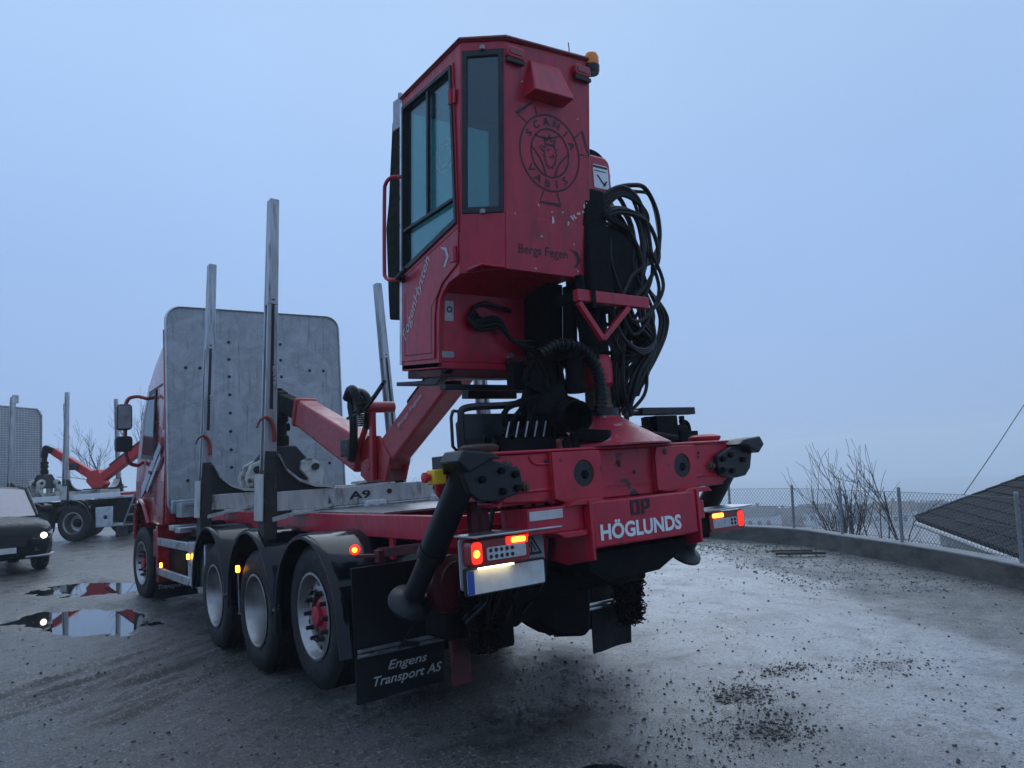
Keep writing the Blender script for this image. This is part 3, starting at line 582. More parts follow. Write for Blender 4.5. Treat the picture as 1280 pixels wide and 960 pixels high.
def stake_bunk(parent, y, zt, sgn_text=True, top=4.2, name='bunk', hook=True, tops=None, xtip=.16, simple=False):
    """cross bolster with two leaning stakes; returns the bolster"""
    b = MB(); b.prism([(-1.16, zt-.17), (1.16, zt-.17), (1.16, zt), (-1.16, zt)], (0, y-.085, 0), (1, 0, 0), (0, 0, 1), (0, .17, 0))
    b.box(-1.0, 1.0, y-.10, y+.10, zt-.19, zt-.171)
    bo = b.build(name, 'bunkpaint', parent, bevel=.008)
    for sg in (-1, 1):
        t_ = top if tops is None else tops[0 if sg < 0 else 1]
        # foot knee: the curved gusset rising into the stake pocket
        mir = lambda L_: [(-u_, c_) for u_, c_ in L_] if sg > 0 else L_
        crv = [(-.60, zt+.004), (-.78, zt+.02), (-.92, zt+.075), (-1.03, zt+.17), (-1.09, zt+.30)]
        k = MB(); k.prism(mir([(-1.20, zt-.24), (-.92, zt-.20), (-.62, zt-.165), (-.62, zt+.0)]+crv[1:]+[(-1.20, zt+.32)]), (0, y-.075, 0), (1, 0, 0), (0, 0, 1), (0, .15, 0)); po = k.build('stake_pocket', 'black' if not simple else 'dark', bo, bevel=.004)
        fl = MB(); fl.prism(mir(crv+[(u_-.012, c_+.030) for u_, c_ in crv[::-1]]), (0, y-.115, 0), (1, 0, 0), (0, 0, 1), (0, .23, 0)); fl.build('pocket_flange', 'bunkpaint', po)
        fl = MB(); lowc = [(-1.18, zt-.255), (-.92, zt-.205), (-.60, zt-.16), (-.60, zt-.135), (-.92, zt-.175), (-1.18, zt-.215)]; fl.prism(mir(lowc), (0, y-.115, 0), (1, 0, 0), (0, 0, 1), (0, .23, 0)); fl.build('pocket_edge', 'bunkpaint', po)
        fl = MB(); fl.prism(mir([(-1.275, zt-.24), (-1.262, zt-.24), (-1.245, zt+.16), (-1.258, zt+.16)]), (0, y-.12, 0), (1, 0, 0), (0, 0, 1), (0, .22, 0)); fl.build('pocket_side', 'bunkpaint', po, bevel=.003)
        x0, x1 = sg*1.205, sg*(1.205-xtip); st = MB()
        def pt(z): f_ = (z-(zt-.5))/(t_-(zt-.5)); return vec(x0+(x1-x0)*f_, y, z)
        # stake: aluminium extrusion with a slot in its face, drawn as two flanges and a web
        for dy in (-.052, .052): st.beam(pt(zt-.1)+vec(0, dy, 0), pt(t_)+vec(0, dy*.72, 0), .115, .030, (0, 1, 0), .085, .026)
        st.beam(pt(zt-.1), pt(t_-.01), .06, .10, (0, 1, 0), .05, .07)
        st.beam(pt(t_-(1.0 if not simple else .2)), pt(t_), .09, .122, (0, 1, 0), .08, .095)
        so_ = st.build('stake', 'stake', bo, bevel=.006)
        ft = MB(); ft.beam(pt(zt-.45)+vec(0, -.01, 0), pt(zt+.15)+vec(0, -.01, 0), .115, .20, (0, 1, 0), .115, .15); ft.beam(pt(zt+.15)+vec(0, -.01, 0), pt(zt+.36)+vec(0, -.02, 0), .115, .15, (0, 1, 0), .10, .10); ft.build('stake_foot', 'mudpost' if sg < 0 else 'dark', bo, bevel=.008)
        if simple: continue
        sb = MB(); off = vec(0, -.0545, 0)
        sb.beam(pt(zt+.45)+off, pt(t_-.95)+off, .034, .016, (0, 1, 0), .026, .012); sb.build('slot', 'black', so_)
        tx = MB(); zc = zt+.95; text(tx, 'EXTE', pt(zc)+vec(.012, -.0665, .16), (0, 0, -1), (1, 0, 0), width=.17, height=.026, bold=.02); tx.build('lettering', 'print_grey', so_)
        if hook and sg < 0:
            hk = MB(); c = pt(zt+.64); pts = cr([c+vec(.02, -.07, -.20), c+vec(.015, -.08, -.09), c+vec(-.01, -.085, -.015), c+vec(-.06, -.085, .012), c+vec(-.11, -.085, -.02), c+vec(-.135, -.085, -.08)], 5)
            hk.tube(pts, [.020-.011*(i/(len(pts)-1)) for i in range(len(pts))], 8); hk.build('strap_hook', 'orange_hook', bo)
    return bo
def grapple(parent, c, s=1., yaw=0.):
    """closed clamshell grapple with its rotator; c is the centre of the body"""
    c = np.array(c, float)
    r_ = MB(); r_.lathe([(.10*s, .22*s), (.11*s, .26*s), (.11*s, .34*s), (.085*s, .36*s), (.085*s, .52*s), (.11*s, .53*s), (.11*s, .60*s), (.07*s, .62*s), (.07*s, .78*s), (.05*s, .80*s), (.05*s, .95*s)], c, (0, 0, 1), 18)
    r_.cyl(c+vec(-.12*s, 0, .46*s), c+vec(.12*s, 0, .46*s), .05*s, n=12); ro = r_.build('rotator', 'dark', parent, bevel=.004)
    b = MB(); b.prism([(-.31*s, -.22*s), (.31*s, -.22*s), (.33*s, .02*s), (.16*s, .22*s), (-.16*s, .22*s), (-.33*s, .02*s)], c+vec(0, -.13*s, 0), (1, 0, 0), (0, 0, 1), (0, .26*s, 0)); go = b.build('grapple', 'darkpaint', parent, bevel=.02)
    cl = [(.20, .02), (.30, .06), (.42, .0), (.48, -.14), (.44, -.34), (.30, -.50), (.08, -.58), (.02, -.55), (.18, -.44), (.28, -.32), (.28, -.20), (.18, -.08)]
    for sg in (-1, 1):
        for dy in (-.2, .08):
            k = MB(); k.prism([(sg*a*s, z*s) for a, z in cl], c+vec(0, dy*s, 0), (1, 0, 0), (0, 0, 1), (0, .11*s, 0)); k.build('claw', 'claw', go, bevel=.008)
        p_ = MB(); p_.cyl(c+vec(sg*.36*s, -.24*s, -.06*s), c+vec(sg*.36*s, .24*s, -.06*s), .045*s, n=12); p_.build('pivot_pin', 'black', go)
    return go
# ================================================================== THE TIMBER TRUCK
truck = empty('timber_truck'); tag(truck, 'red timber truck with loading crane and operator cabin seen from its rear left corner', 'truck')
T = truck
# --- chassis
fr = MB()
for sg in (-1, 1): fr.box(sg*.38-.045, sg*.38+.045, -1.25, 7.6, .80, 1.06)
for y in (-1.2, .7, 2.05, 3.6, 5.0, 6.4): fr.box(-.335, .335, y-.06, y+.06, .84, 1.02)
frame = fr.build('chassis_frame', 'red', T, bevel=.008)
q = MB()
for sg in (-1, 1):
    q.box(sg*.42-.05, sg*.42+.05, -1.6, 4.7, 1.063, 1.20)
for y in (-.9, .2, 2.2, 3.9): q.box(-.85, .85, y-.035, y+.035, 1.205, 1.30)
q.box(-.9, -.84, -1.3, 4.4, 1.18, 1.34); q.box(.84, .9, -1.3, 4.4, 1.18, 1.34)
for y in (-.6, -.1, .45, 2.2): q.box(-.885, -.86, y-.03, y+.03, 1.03, 1.18)
q.build('subframe', 'red', T, bevel=.006)
dp = MB(); dp.box(-.83, .83, -.4, .85, 1.335, 1.35); dp.box(-.83, .83, 1.55, 3.0, 1.335, 1.35); dp.build('deck_plate', 'steel', T)
# --- axles, differential, tanks in the dark underside
q = MB()
for y, z in ((0, .63), (1.37, .52), (2.74, .52)):
    q.cyl((-1.0, y, z), (1.0, y, z), .075, n=12); q.lathe([(.0, -.24), (.12, -.22), (.21, -.08), (.21, .08), (.12, .22), (0, .24)], (0, y, z), (0, 1, 0), 16)
    for sg in (-1, 1): q.box(sg*.52-.06, sg*.52+.06, y-.45, y+.45, z+.06, z+.13); q.lathe([(.13, 0), (.15, .06), (.13, .12), (.14, .18), (.12, .24)], (sg*.52, y-.35, z+.1), (0, 0, 1), 14)
q.cyl((0, 1.37, .54), (0, 5.5, .8), .06, n=10); q.cyl((-1.0, 6.75, .58), (1.0, 6.75, .58), .07, n=10); q.build('axles', 'dark', T)
q = MB(); q.box(-.70, .45, -1.75, -1.2, .80, 1.0); q.box(-.66, -.50, -1.5, -.9, .50, 1.0); q.box(-.60, .36, -1.3, -.8, .62, .95); q.box(-.62, -.22, -.62, .25, .34, .95); q.box(.25, .62, -.5, .2, .45, .95); q.build('underrun_box', 'dark', T, bevel=.02)
q = MB(); q.lathe([(.0, -.02), (.16, -.02), (.18, .0), (.18, .06), (.14, .08), (.14, .10), (.06, .12), (0, .12)], (-.86, -1.30, .92), (.25, -1, 0), 24); q.build('hose_reel', 'red_dark', T)
q = MB(); q.beam((-.80, -1.32, .30), (-.80, -1.30, .72), .13, .04, (0, 1, 0)); q.build('rear_bracket', 'red_dark', T, bevel=.006)
for x in (-1.02, -.95): q = MB(); q.beam((x, -1.9, 1.22), (x, -1.9, 1.44), .045, .05, (0, 1, 0)); q.build('hanger', 'red_dark', T, bevel=.004)
q = MB()
for k in range(10):
    x = -.86+.09*(k % 5)+random.uniform(-.02, .02); y = -1.9+.12*(k//5); q.tube(cr([(x, y, 1.42), (x+random.uniform(-.06, .06), y+.05, 1.15), (x+random.uniform(-.1, .1), y+.12, .9), (x+random.uniform(-.06, .06), y+.3, .72)], 5), .014, 6)
q.build('underbody_hoses', 'hose', T)
q = MB(); q.prism([(-.90, .57), (-.51, .58), (-.36, .57), (-.31, .595), (-.205, .58), (-.10, .50), (.0, .44), (.22, .405), (.27, .45), (.30, .85), (-.90, .90)], (0, -1.35, 0), (1, 0, 0), (0, 0, 1), (0, .30, 0)); q.build('axle_housing', 'dark', T, bevel=.03)
# --- wheels
make_wheel('flat', T, (-1.09, 0, .63)); make_wheel('dish', T, (-1.09, 1.37, .52)); make_wheel('dish', T, (-1.09, 2.74, .52)); make_wheel('flat', T, (-1.09, 6.78, .60)).rotation_euler = (0, 0, R_(4))
make_wheel('dish', T, (-.77, 1.37, .52)); make_wheel('dish', T, (-.77, 2.74, .52))
make_wheel('flat', T, (1.115, 0, .63), 1, 'mudrubber', True); make_wheel('dish', T, (1.115, 1.37, .52), 1); make_wheel('dish', T, (1.115, 2.74, .52), 1); make_wheel('dish', T, (.77, 1.37, .52), 1); make_wheel('flat', T, (1.09, 6.78, .60), 1)
# --- mudguards
def fender_profile(yc, zc, r, front=.42, back=.44, sq=1.0):
    pts = [(yc-r-.03, back)]; pts += [(yc-r*math.cos(R_(a))*(1 if a > 20 else 1.0), zc+r*math.sin(R_(a))) for a in range(0, 181, 9)]; pts.append((yc+r+.01, front)); return pts
def mudguard(yc, zc, r, sg, front, back):
    pr = fender_profile(yc, zc, r, front, back); q = MB(); xo, xi = sg*1.285, sg*.60; k = len(pr); vs = []
    xs = [(sg*1.300, -.035), (sg*1.318, -.028), (sg*1.320, -.006), (sg*1.306, .004), (sg*1.265, .012), (sg*1.1, .012), (xi, .008), (xi, 0.), (sg*1.255, 0.), (sg*1.290, -.012)]
    for j, (y, z) in enumerate(pr):
        a = pr[max(j-1, 0)]; b = pr[min(j+1, k-1)]; d = nrm(vec(b[0]-a[0], b[1]-a[1])); n2 = vec(-d[1], d[0])
        for x, o in xs: vs.append((x, y+n2[0]*o, z+n2[1]*o))
    m_ = len(xs); fs = [(j*m_+i, j*m_+(i+1) % m_, (j+1)*m_+(i+1) % m_, (j+1)*m_+i) for j in range(k-1) for i in range(m_)]+[tuple(range(m_)), tuple((k-1)*m_+i for i in range(m_))]
    q.add(vs, fs); return q.build('mudguard', 'fender', T, smooth=50)
for sg in (-1, 1):
    mudguard(0, .58, .645, sg, .42, .44); mudguard(1.37, .58, .645, sg, .50, .62); mudguard(2.74, .58, .645, sg, .55, .62)
# --- mud flaps with their bars
def flap(x0, x1, y, z0, z1, name='mud_flap', skew=0.):
    q = MB(); n_ = 6; vs = []; fs = []
    for i in range(n_+1):
        for j in range(n_+1):
            u, v_ = i/n_, j/n_; vs.append((x0+(x1-x0)*u+skew*(1-v_), y-.025*math.sin(u*5+1)*(1-v_)+.03*(1-v_), z0+(z1-z0)*v_))
    for i in range(n_):
        for j in range(n_): a = i*(n_+1)+j; fs.append((a, a+n_+1, a+n_+2, a+1))
    k = len(vs); vs += [(a, b+.012, c) for a, b, c in vs]; fs += [tuple(k+i for i in f[::-1]) for f in fs]
    for i in range(n_): fs += [(i, i+1, k+i+1, k+i), ((n_)*(n_+1)+i, k+n_*(n_+1)+i, k+n_*(n_+1)+i+1, n_*(n_+1)+i+1)]
    for i in range(n_): fs += [(i*(n_+1), k+i*(n_+1), k+(i+1)*(n_+1), (i+1)*(n_+1)), (i*(n_+1)+n_, (i+1)*(n_+1)+n_, k+(i+1)*(n_+1)+n_, k+i*(n_+1)+n_)]
    q.add(vs, fs); return q.build(name, 'flap', T)
bs = MB(); bs.box(-1.235, -.60, -.700, -.688, .46, 1.02); bs.build('guard_back', 'fenderback', T, bevel=.004)
bs = MB(); bs.box(.74, 1.235, -.700, -.688, .46, 1.0); bs.build('guard_back', 'fenderback', T, bevel=.004)
f1 = flap(-1.235, -.56, -.715, .145, .47); f2 = flap(.755, 1.20, -.80, .10, .46)
def lettering(lines, parent, matn, mode_y=None):
    q = MB()
    for s_, o, u, v_, wd, ht, bold, sh in lines: text(q, s_, o, u, v_, wd, ht, bold, sh)
    return q.build('lettering', matn, parent)
lettering([('Engens', (-1.02, -.742, .315), (1, 0, .0), (0, 0, 1), .30, .075, .012, .32), ('Transport AS', (-1.125, -.737, .225), (1, 0, .0), (0, 0, 1), .52, .080, .012, .32)], f1, 'flaptext')
for x0, x1, y, f_ in ((-1.23, -.58, -.735, f1), (.70, 1.19, -.82, f2)):
    q = MB()
    for dz in (0, .032): q.cyl((x0, y-.008, .455+dz), (x1, y-.008, .455+dz), .014, n=8)
    q.build('clamp_bar', 'alu', f_)
q = MB(); q.beam((-.93, -.76, .485), (-.80, -.775, .465), .035, .03); q.tube([(-.93, -.77, .49), (-.80, -1.0, .80)], .004, 5); q.build('flap_lifter', 'darkpaint', T)
# front flap behind the steering wheel
f3 = flap(-1.24, -.70, 5.75, .18, .62); lettering([('Engens', (-1.14, 5.71, .40), (1, 0, 0), (0, 0, 1), .26, .07, .012, .32), ('Transport AS', (-1.22, 5.71, .30), (1, 0, 0), (0, 0, 1), .46, .08, .012, .32)], f3, 'flaptext')
# --- rear crane cross beam
cb_ = MB(); outl = [(-1.03, 1.53), (-1.02, 1.48), (-.985, 1.44), (-.92, 1.42), (-.62, 1.405), (-.59, 1.39), (.60, 1.39), (.63, 1.405), (.88, 1.40), (.97, 1.43), (1.03, 1.50), (1.04, 1.56), (1.02, 1.685), (-1.02, 1.685)]
cb_.prism(outl, (0, -2.085, 0), (1, 0, 0), (0, 0, 1), (0, .03, 0)); cb_.prism(outl, (0, -1.53, 0), (1, 0, 0), (0, 0, 1), (0, .03, 0))
cb_.box(-1.02, 1.02, -2.10, -1.49, 1.686, 1.705); cb_.box(-.98, .98, -2.05, -1.535, 1.40, 1.425); cb_.box(-.97, .97, -1.97, -1.60, 1.426, 1.67)
beam = cb_.build('crane_cross_beam', 'red_worn', T, bevel=.008)
for x0, x1, hx in ((-.60, -.225, -.37), (.24, .615, .485)):     # reinforced pockets with a round hole
    k = 24; hole = [(hx+.078*math.cos(2*math.pi*i/k), 1.552+.078*math.sin(2*math.pi*i/k)) for i in range(k)]
    ou = []
    for a, b in hole:
        dx, dz = (a-hx), (b-1.552); t_ = min((x1-hx if dx > 0 else hx-x0)/max(abs(dx), 1e-6), (.132 if dz > 0 else .157)/max(abs(dz), 1e-6)); ou.append((hx+dx*t_, 1.552+dz*t_))
    q = MB(); q.frame(ou, hole, (0, -2.125, 0), (1, 0, 0), (0, 0, 1), (0, .022, 0)); q.box(x0, x0+.012, -2.103, -2.087, 1.395, 1.684); q.box(x1-.012, x1, -2.103, -2.087, 1.395, 1.684); q.build('pocket_plate', 'red_worn', beam, bevel=.003)
    q = MB(); q.lathe([(.076, 0), (.076, .03), (0, .03)], (hx, -2.0885, 1.552), (0, -1, 0), 24); q.build('pocket_hole', 'black', beam)
    q = MB(); q.lathe([(.03, 0), (.03, .022), (.018, .024), (.018, .03), (0, .03)], (hx+.012, -2.1, 1.545), (0, -1, 0), 6); q.build('pocket_bolt', 'dark', beam)
q = MB(); q.box(-.222, .237, -2.094, -2.0855, 1.46, 1.475); q.box(-.222, .237, -2.094, -2.0855, 1.655, 1.668)
q.tube([(-.60, -2.087, 1.475), (-.86, -2.087, 1.475), (-.93, -2.087, 1.455), (-.97, -2.087, 1.40)], .010, 6); q.tube([(.62, -2.087, 1.475), (.90, -2.087, 1.475)], .010, 6); q.tube(cr([(-.60, -2.087, 1.62), (-.70, -2.087, 1.625), (-.74, -2.087, 1.665)], 4), .008, 5); q.build('weld_ribs', 'red_worn', beam)
for x, z in ((-.90, 1.625), (-.79, 1.50), (.80, 1.535), (-.945, 1.475)):
    q = MB(); q.lathe([(.034, 0), (.034, .006), (.024, .007), (.024, .03), (.014, .032), (.014, .045), (0, .045)], (x, -2.086, z), (0, -1, 0), 8); q.build('beam_bolt', 'rust', beam)
for x, z, a in ((-.835, 1.605, .015), (-.828, 1.585, .013), (-.62, 1.63, .016), (.33, 1.65, .02), (-.05, 1.60, .018), (-.045, 1.585, .014), (.08, 1.535, .013), (.70, 1.63, .012), (.695, 1.60, .010), (-.66, 1.475, .010)):
    q = MB(); q.lathe([(a, 0), (a*.8, .003), (0, .003)], (x, -2.0885 if x < -.6 or x > .62 or -.22 < x < .236 else -2.1265, z), (0, -1, 0), 7); q.build('paint_chip', 'black', beam)
for x in (-.41, .53):
    q = MB(); q.prism([(x-.16, 1.375), (x-.08, 1.405), (x+.1, 1.405), (x+.14, 1.375)], (0, -2.20, 0), (1, 0, 0), (0, 0, 1), (0, .10, 0)); q.build('step_lug', 'red_worn', beam, bevel=.004)
for x in (-.95, 1.0):
    q = MB(); q.lathe([(.0, 0), (.10, 0), (.115, .02), (.115, .035), (.09, .05), (0, .055)], (x, -1.90, 1.706), (0, 0, 1), 20); q.build('beam_cap', 'rust' if x < 0 else 'red_worn', beam)
# --- stabiliser legs
for sg in (-1, 1):
    xt = sg*1.13; p0 = vec(xt, -2.05, 1.62); p1 = vec(xt, -1.33, .86) if sg < 0 else vec(xt, -1.50, .90); d = nrm(p1-p0)
    q = MB(); q.cyl(p0-d*.02, p0+d*.62, .078, n=20); q.cyl(p0+d*.60, p0+d*.66, .084, n=20); lg = q.build('stabiliser_leg', 'darkpaint', T)
    q = MB(); q.cyl(p0+d*.66, p1, .062, n=18); q.build('leg_piston', 'darkpaint', lg)
    q = MB(); q.lathe([(.0, -.02), (.06, -.05), (.075, -.02), (.10, .0), (.135, .012), (.138, .028), (.10, .035), (0, .035)], p1, d, 28); q.build('leg_foot', 'darkpaint', lg)
    br = MB(); a = 1.02; br.prism([(sg*a, 1.44), (sg*(a-.16), 1.47), (sg*(a-.19), 1.52), (sg*(a-.18), 1.60), (sg*(a-.10), 1.63), (sg*a, 1.66), (sg*(a+.14), 1.70), (sg*(a+.20), 1.62), (sg*(a+.16), 1.50), (sg*(a+.10), 1.45)], (0, -2.135, 0), (1, 0, 0), (0, 0, 1), (0, .045, 0)); b_o = br.build('leg_bracket', 'darkpaint', lg, bevel=.006)
    br = MB(); br.prism([(sg*(a-.02), 1.665), (sg*(a+.06), 1.66), (sg*(a+.19), 1.60), (sg*(a+.26), 1.66), (sg*(a+.22), 1.72), (sg*(a+.04), 1.70)], (0, -2.20, 0), (1, 0, 0), (0, 0, 1), (0, .2, 0)); br.build('leg_cover', 'darkpaint', lg, bevel=.01)
    for bx, bz in ((a-.15, 1.50), (a-.14, 1.575), (a-.05, 1.60), (a-.05, 1.49), (a+.08, 1.56)):
        q = MB(); q.lathe([(.021, 0), (.021, .018), (.012, .02), (0, .021)], (sg*bx, -2.136, bz), (0, -1, 0), 6); q.build('bracket_bolt', 'dark', lg)
# --- rear box with lettering
bx = MB(); bx.box(-.40, .495, -2.205, -1.65, 1.12, 1.388); rb = bx.build('rear_box', 'red', T, bevel=.012)
for xa, xb in ((-.425, -.402), (.497, .518)): q = MB(); q.prism([(-2.215, 1.395), (-2.215, 1.06), (-1.98, 1.02), (-1.6, 1.06), (-1.6, 1.395)], (xa, 0, 0), (0, 1, 0), (0, 0, 1), (xb-xa, 0, 0)); q.build('box_cheek', 'red', rb, bevel=.003)
q = MB(); q.prism([(-.39, 1.09), (.48, 1.09), (.46, 1.03), (.2, .92), (-.25, .90), (-.38, .98)], (0, -2.12, 0), (1, 0, 0), (0, 0, 1), (0, .45, 0)); q.build('coupling_housing', 'dark', rb, bevel=.01)
lettering([('HÖGLUNDS', (-.352, -2.2085, 1.160), (1, 0, 0), (0, 0, 1), .685, .112, .036, 0)], rb, 'white')
op = MB()
def seg2(*p): op.prism(list(p), (0, -2.209, 0), (1, 0, 0), (0, 0, 1), (0, .002, 0))
ox, oz = -.095, 1.282; w_, h_, t_ = .075, .090, .022
seg2((ox, oz), (ox+.034, oz), (ox+.034, oz+.018), (ox+t_, oz+.018), (ox+t_, oz+h_-.018), (ox+.034, oz+h_-.018), (ox+.034, oz+h_), (ox, oz+h_))
seg2((ox+w_, oz), (ox+w_, oz+h_), (ox+w_-.032, oz+h_), (ox+w_-.032, oz+h_-.018), (ox+w_-t_, oz+h_-.018), (ox+w_-t_, oz+.018), (ox+w_-.032, oz+.018), (ox+w_-.032, oz))
px_ = ox+w_+.016
seg2((px_, oz), (px_+t_, oz), (px_+t_, oz+h_), (px_, oz+h_)); seg2((px_+t_+.006, oz+h_), (px_+.072, oz+h_), (px_+.072, oz+h_-.05), (px_+.052, oz+h_-.062), (px_+t_+.006, oz+h_-.062), (px_+t_+.006, oz+h_-.044), (px_+.05, oz+h_-.044), (px_+.05, oz+h_-.018), (px_+t_+.006, oz+h_-.018))
op.build('stencil', 'black', rb)
sp = MB(); sp.box(-.83, -.43, -2.16, -1.9, 1.235, 1.378); sp.prism([(-.66, 1.235), (-.43, 1.235), (-.43, 1.20), (-.60, 1.20)], (0, -2.19, 0), (1, 0, 0), (0, 0, 1), (0, .25, 0)); s_o = sp.build('side_plate', 'red', T, bevel=.006)
q = MB(); q.box(-.82, -.585, -2.1635, -2.161, 1.315, 1.365); q.build('reflector_strip', 'reflect', s_o)
sp = MB(); sp.box(.52, .62, -2.16, -1.9, 1.20, 1.32); sp.build('side_plate', 'red', T, bevel=.006)
# --- rear lamps
def rear_lamp(x0, x1, z0, z1, y, sg):
    q = MB(); q.prism(rrect(x0, x1, z0, z1, .03), (0, y, 0), (1, 0, 0), (0, 0, 1), (0, .09, 0)); L_ = q.build('rear_lamp', 'lens_red', T, bevel=.006)
    c0, c1 = (x0+.10, x1-.03) if sg < 0 else (x0+.03, x1-.09)
    q = MB(); q.prism(rrect(c0, c1, z0+.03, z1-.045, .012, 4), (0, y-.004, 0), (1, 0, 0), (0, 0, 1), (0, .006, 0)); lw = q.build('clear_lens', 'lens_white', L_)
    n_ = 7
    for i in range(n_):
        for j in (0, 1):
            xx = c0+.022+(c1-c0-.044)*i/(n_-1); zz = z0+.048+j*(z1-z0-.11)
            q = MB(); q.lathe([(.011, 0), (.011, .002), (0, .002)], (xx, y-.0045, zz), (0, -1, 0), 10); q.build('diode', 'black' if (i < 5) == (sg < 0) else 'lens_white', lw)
    if sg < 0:
        q = MB(); q.lathe([(.022, 0), (.018, .006), (0, .006)], (x0+.035, y-.001, (z0+z1)/2), (0, -1, 0), 12); q.build('tail_diode', 'glow_hot', L_)
        q = MB(); q.prism(rrect(x1-.125, x1-.03, z1-.037, z1-.008, .01, 4), (0, y-.006, 0), (1, 0, 0), (0, 0, 1), (0, .006, 0)); q.build('brake_diode', 'glow_hot', L_)
        q = MB(); q.prism(rrect(x0+.004, x0+.07, z0+.02, z1-.012, .02, 4), (0, y-.0015, 0), (1, 0, 0), (0, 0, 1), (0, .003, 0)); q.build('tail_glow', 'glow_red', L_)
        q = MB(); q.prism(rrect(x1-.16, x1-.012, z1-.044, z1-.002, .01, 4), (0, y-.0015, 0), (1, 0, 0), (0, 0, 1), (0, .003, 0)); q.build('brake_glow', 'glow_red', L_)
    else:
        q = MB(); q.prism(rrect(x0+.03, x0+.14, z1-.037, z1-.008, .01, 4), (0, y-.006, 0), (1, 0, 0), (0, 0, 1), (0, .006, 0)); q.build('brake_diode', 'glow_hot', L_)
        q = MB(); q.prism(rrect(x1-.075, x1-.012, z0+.02, z1-.01, .02, 4), (0, y-.0015, 0), (1, 0, 0), (0, 0, 1), (0, .003, 0)); q.build('tail_glow', 'glow_red', L_)
    return L_
rear_lamp(-1.185, -.80, 1.105, 1.248, -2.12, -1); rear_lamp(.735, 1.105, 1.085, 1.22, -2.10, 1)
q = MB(); q.box(-1.20, -.60, -2.17, -1.98, 1.262, 1.274); q.build('lamp_shelf', 'alu', T, bevel=.004)
q = MB(); q.box(.62, 1.13, -2.16, -1.96, 1.236, 1.248); q.build('lamp_shelf', 'alu', T, bevel=.004)
q = MB(); q.box(.53, .74, -2.09, -1.95, 1.06, 1.22); q.build('lamp_carrier', 'dark', T, bevel=.01)
q = MB(); q.prism(rrect(-1.20, -.635, .985, 1.255, .02), (0, -2.032, 0), (1, 0, 0), (0, 0, 1), (0, .012, 0)); pb = q.build('plate_board', 'plateboard', T)
q = MB(); q.prism(rrect(-1.19, -.655, .955, 1.10, .012), (0, -2.058, 0), (1, 0, 0), (0, 0, 1), (0, .02, 0)); q.build('plate_holder', 'black', pb)
q = MB(); q.prism(rrect(-1.18, -.668, .963, 1.088, .01), (0, -2.063, 0), (1, 0, 0), (0, 0, 1), (0, .004, 0)); q.build('licence_plate', 'plate', pb)
q = MB(); q.box(-1.179, -1.138, -2.0655, -2.0635, .965, 1.086); q.build('plate_band', 'blue', pb)
q = MB(); stroke(q, [(-.79, 1.125), (-.66, 1.125), (-.725, 1.225)], .014, (0, -2.034, 0), (1, 0, 0), (0, 0, 1), True); stroke(q, [(-.755, 1.14), (-.725, 1.19), (-.695, 1.14)], .008, (0, -2.0345, 0), (1, 0, 0), (0, 0, 1)); stroke(q, [(-.725, 1.13), (-.725, 1.17)], .01, (0, -2.0345, 0), (1, 0, 0), (0, 0, 1)); q.build('warning_triangle', 'black', pb)
q = MB(); q.box(-1.12, -.90, -2.10, -2.075, 1.092, 1.102); q.build('plate_light', 'glow_plate', pb)
# --- side marker lamps
q = MB(); q.lathe([(.0, -.005), (.034, -.005), (.034, .012), (.02, .02), (0, .02)], (-1.245, -.80, 1.15), (-.5, -.85, 0), 16); am = q.build('marker_lamp', 'glow_red', T)
q = MB(); q.lathe([(.0, .02), (.018, .02), (.012, .026), (0, .026)], (-1.245, -.80, 1.15), (-.5, -.85, 0), 12); q.build('marker_core', 'glow_hot', am)
q = MB(); q.beam((-1.23, -.79, 1.105), (-1.12, -.92, 1.105), .05, .02); q.beam((-1.13, -.90, 1.12), (-.90, -1.35, 1.16), .012, .06); q.box(-1.15, -1.10, -.95, -.88, 1.06, 1.14); q.build('lamp_arm', 'red_dark', T, bevel=.003)
for x, y, z in ((-1.29, 1.76, .86), (-1.275, 3.77, .86), (-1.275, 5.28, .67)):
    q = MB(); q.prism(rrect(y-.035, y+.035, z-.03, z+.03, .018, 5), (x, 0, 0), (0, 1, 0), (0, 0, 1), (.02, 0, 0)); q.build('side_marker', 'glow_amber', T)
q = MB(); q.cyl((-1.28, 1.75, .84), (-1.28, 1.74, .46), .007, n=6); q.box(-1.285, -1.275, 1.70, 1.78, .455, .465); q.build('marker_rod', 'steel', T)
q = MB()
for dz in (0, .03): q.cyl((-1.30, .62, .62+dz), (-1.2, .75, .62+dz), .010, n=8)
q.build('guard_clamp', 'alu', T)
# --- side box and rails
q = MB(); q.box(-1.235, -.75, 3.16, 3.93, .52, 1.02); sb_ = q.build('tool_box', 'alu', T, bevel=.01)
q = MB(); q.lathe([(.0, 0), (.045, 0), (.045, .01), (.02, .016), (0, .016)], (-1.236, 3.42, .77), (-1, 0, 0), 16); q.build('box_lock', 'black', sb_)
for z0, z1 in ((.52, .62), (.91, 1.01)):
    q = MB(); q.box(-1.245, -1.205, 3.93 if z0 > .8 else 3.90, 5.7, z0, z1); q.build('side_rail', 'alu', T, bevel=.006)
q = MB(); q.lathe([(0, -.01), (.10, 0), (.13, .03), (.13, .25), (.10, .28), (0, .29)], (-1.0, 4.15, .60), (0, 0, 1), 18); q.build('air_bottle', 'chrome', T)
q = MB(); q.box(-1.05, -.62, 3.95, 5.5, .5, 1.0); q.box(-1.1, 1.1, 4.6, 6.0, .45, .9); q.build('fuel_tank', 'dark', T, bevel=.04)
q = MB(); q.box(-1.23, -.9, 4.35, 4.62, 1.10, 1.17); q.box(-1.23, -.9, 4.70, 4.95, 1.12, 1.19); q.build('light_bracket', 'alu', T, bevel=.01)
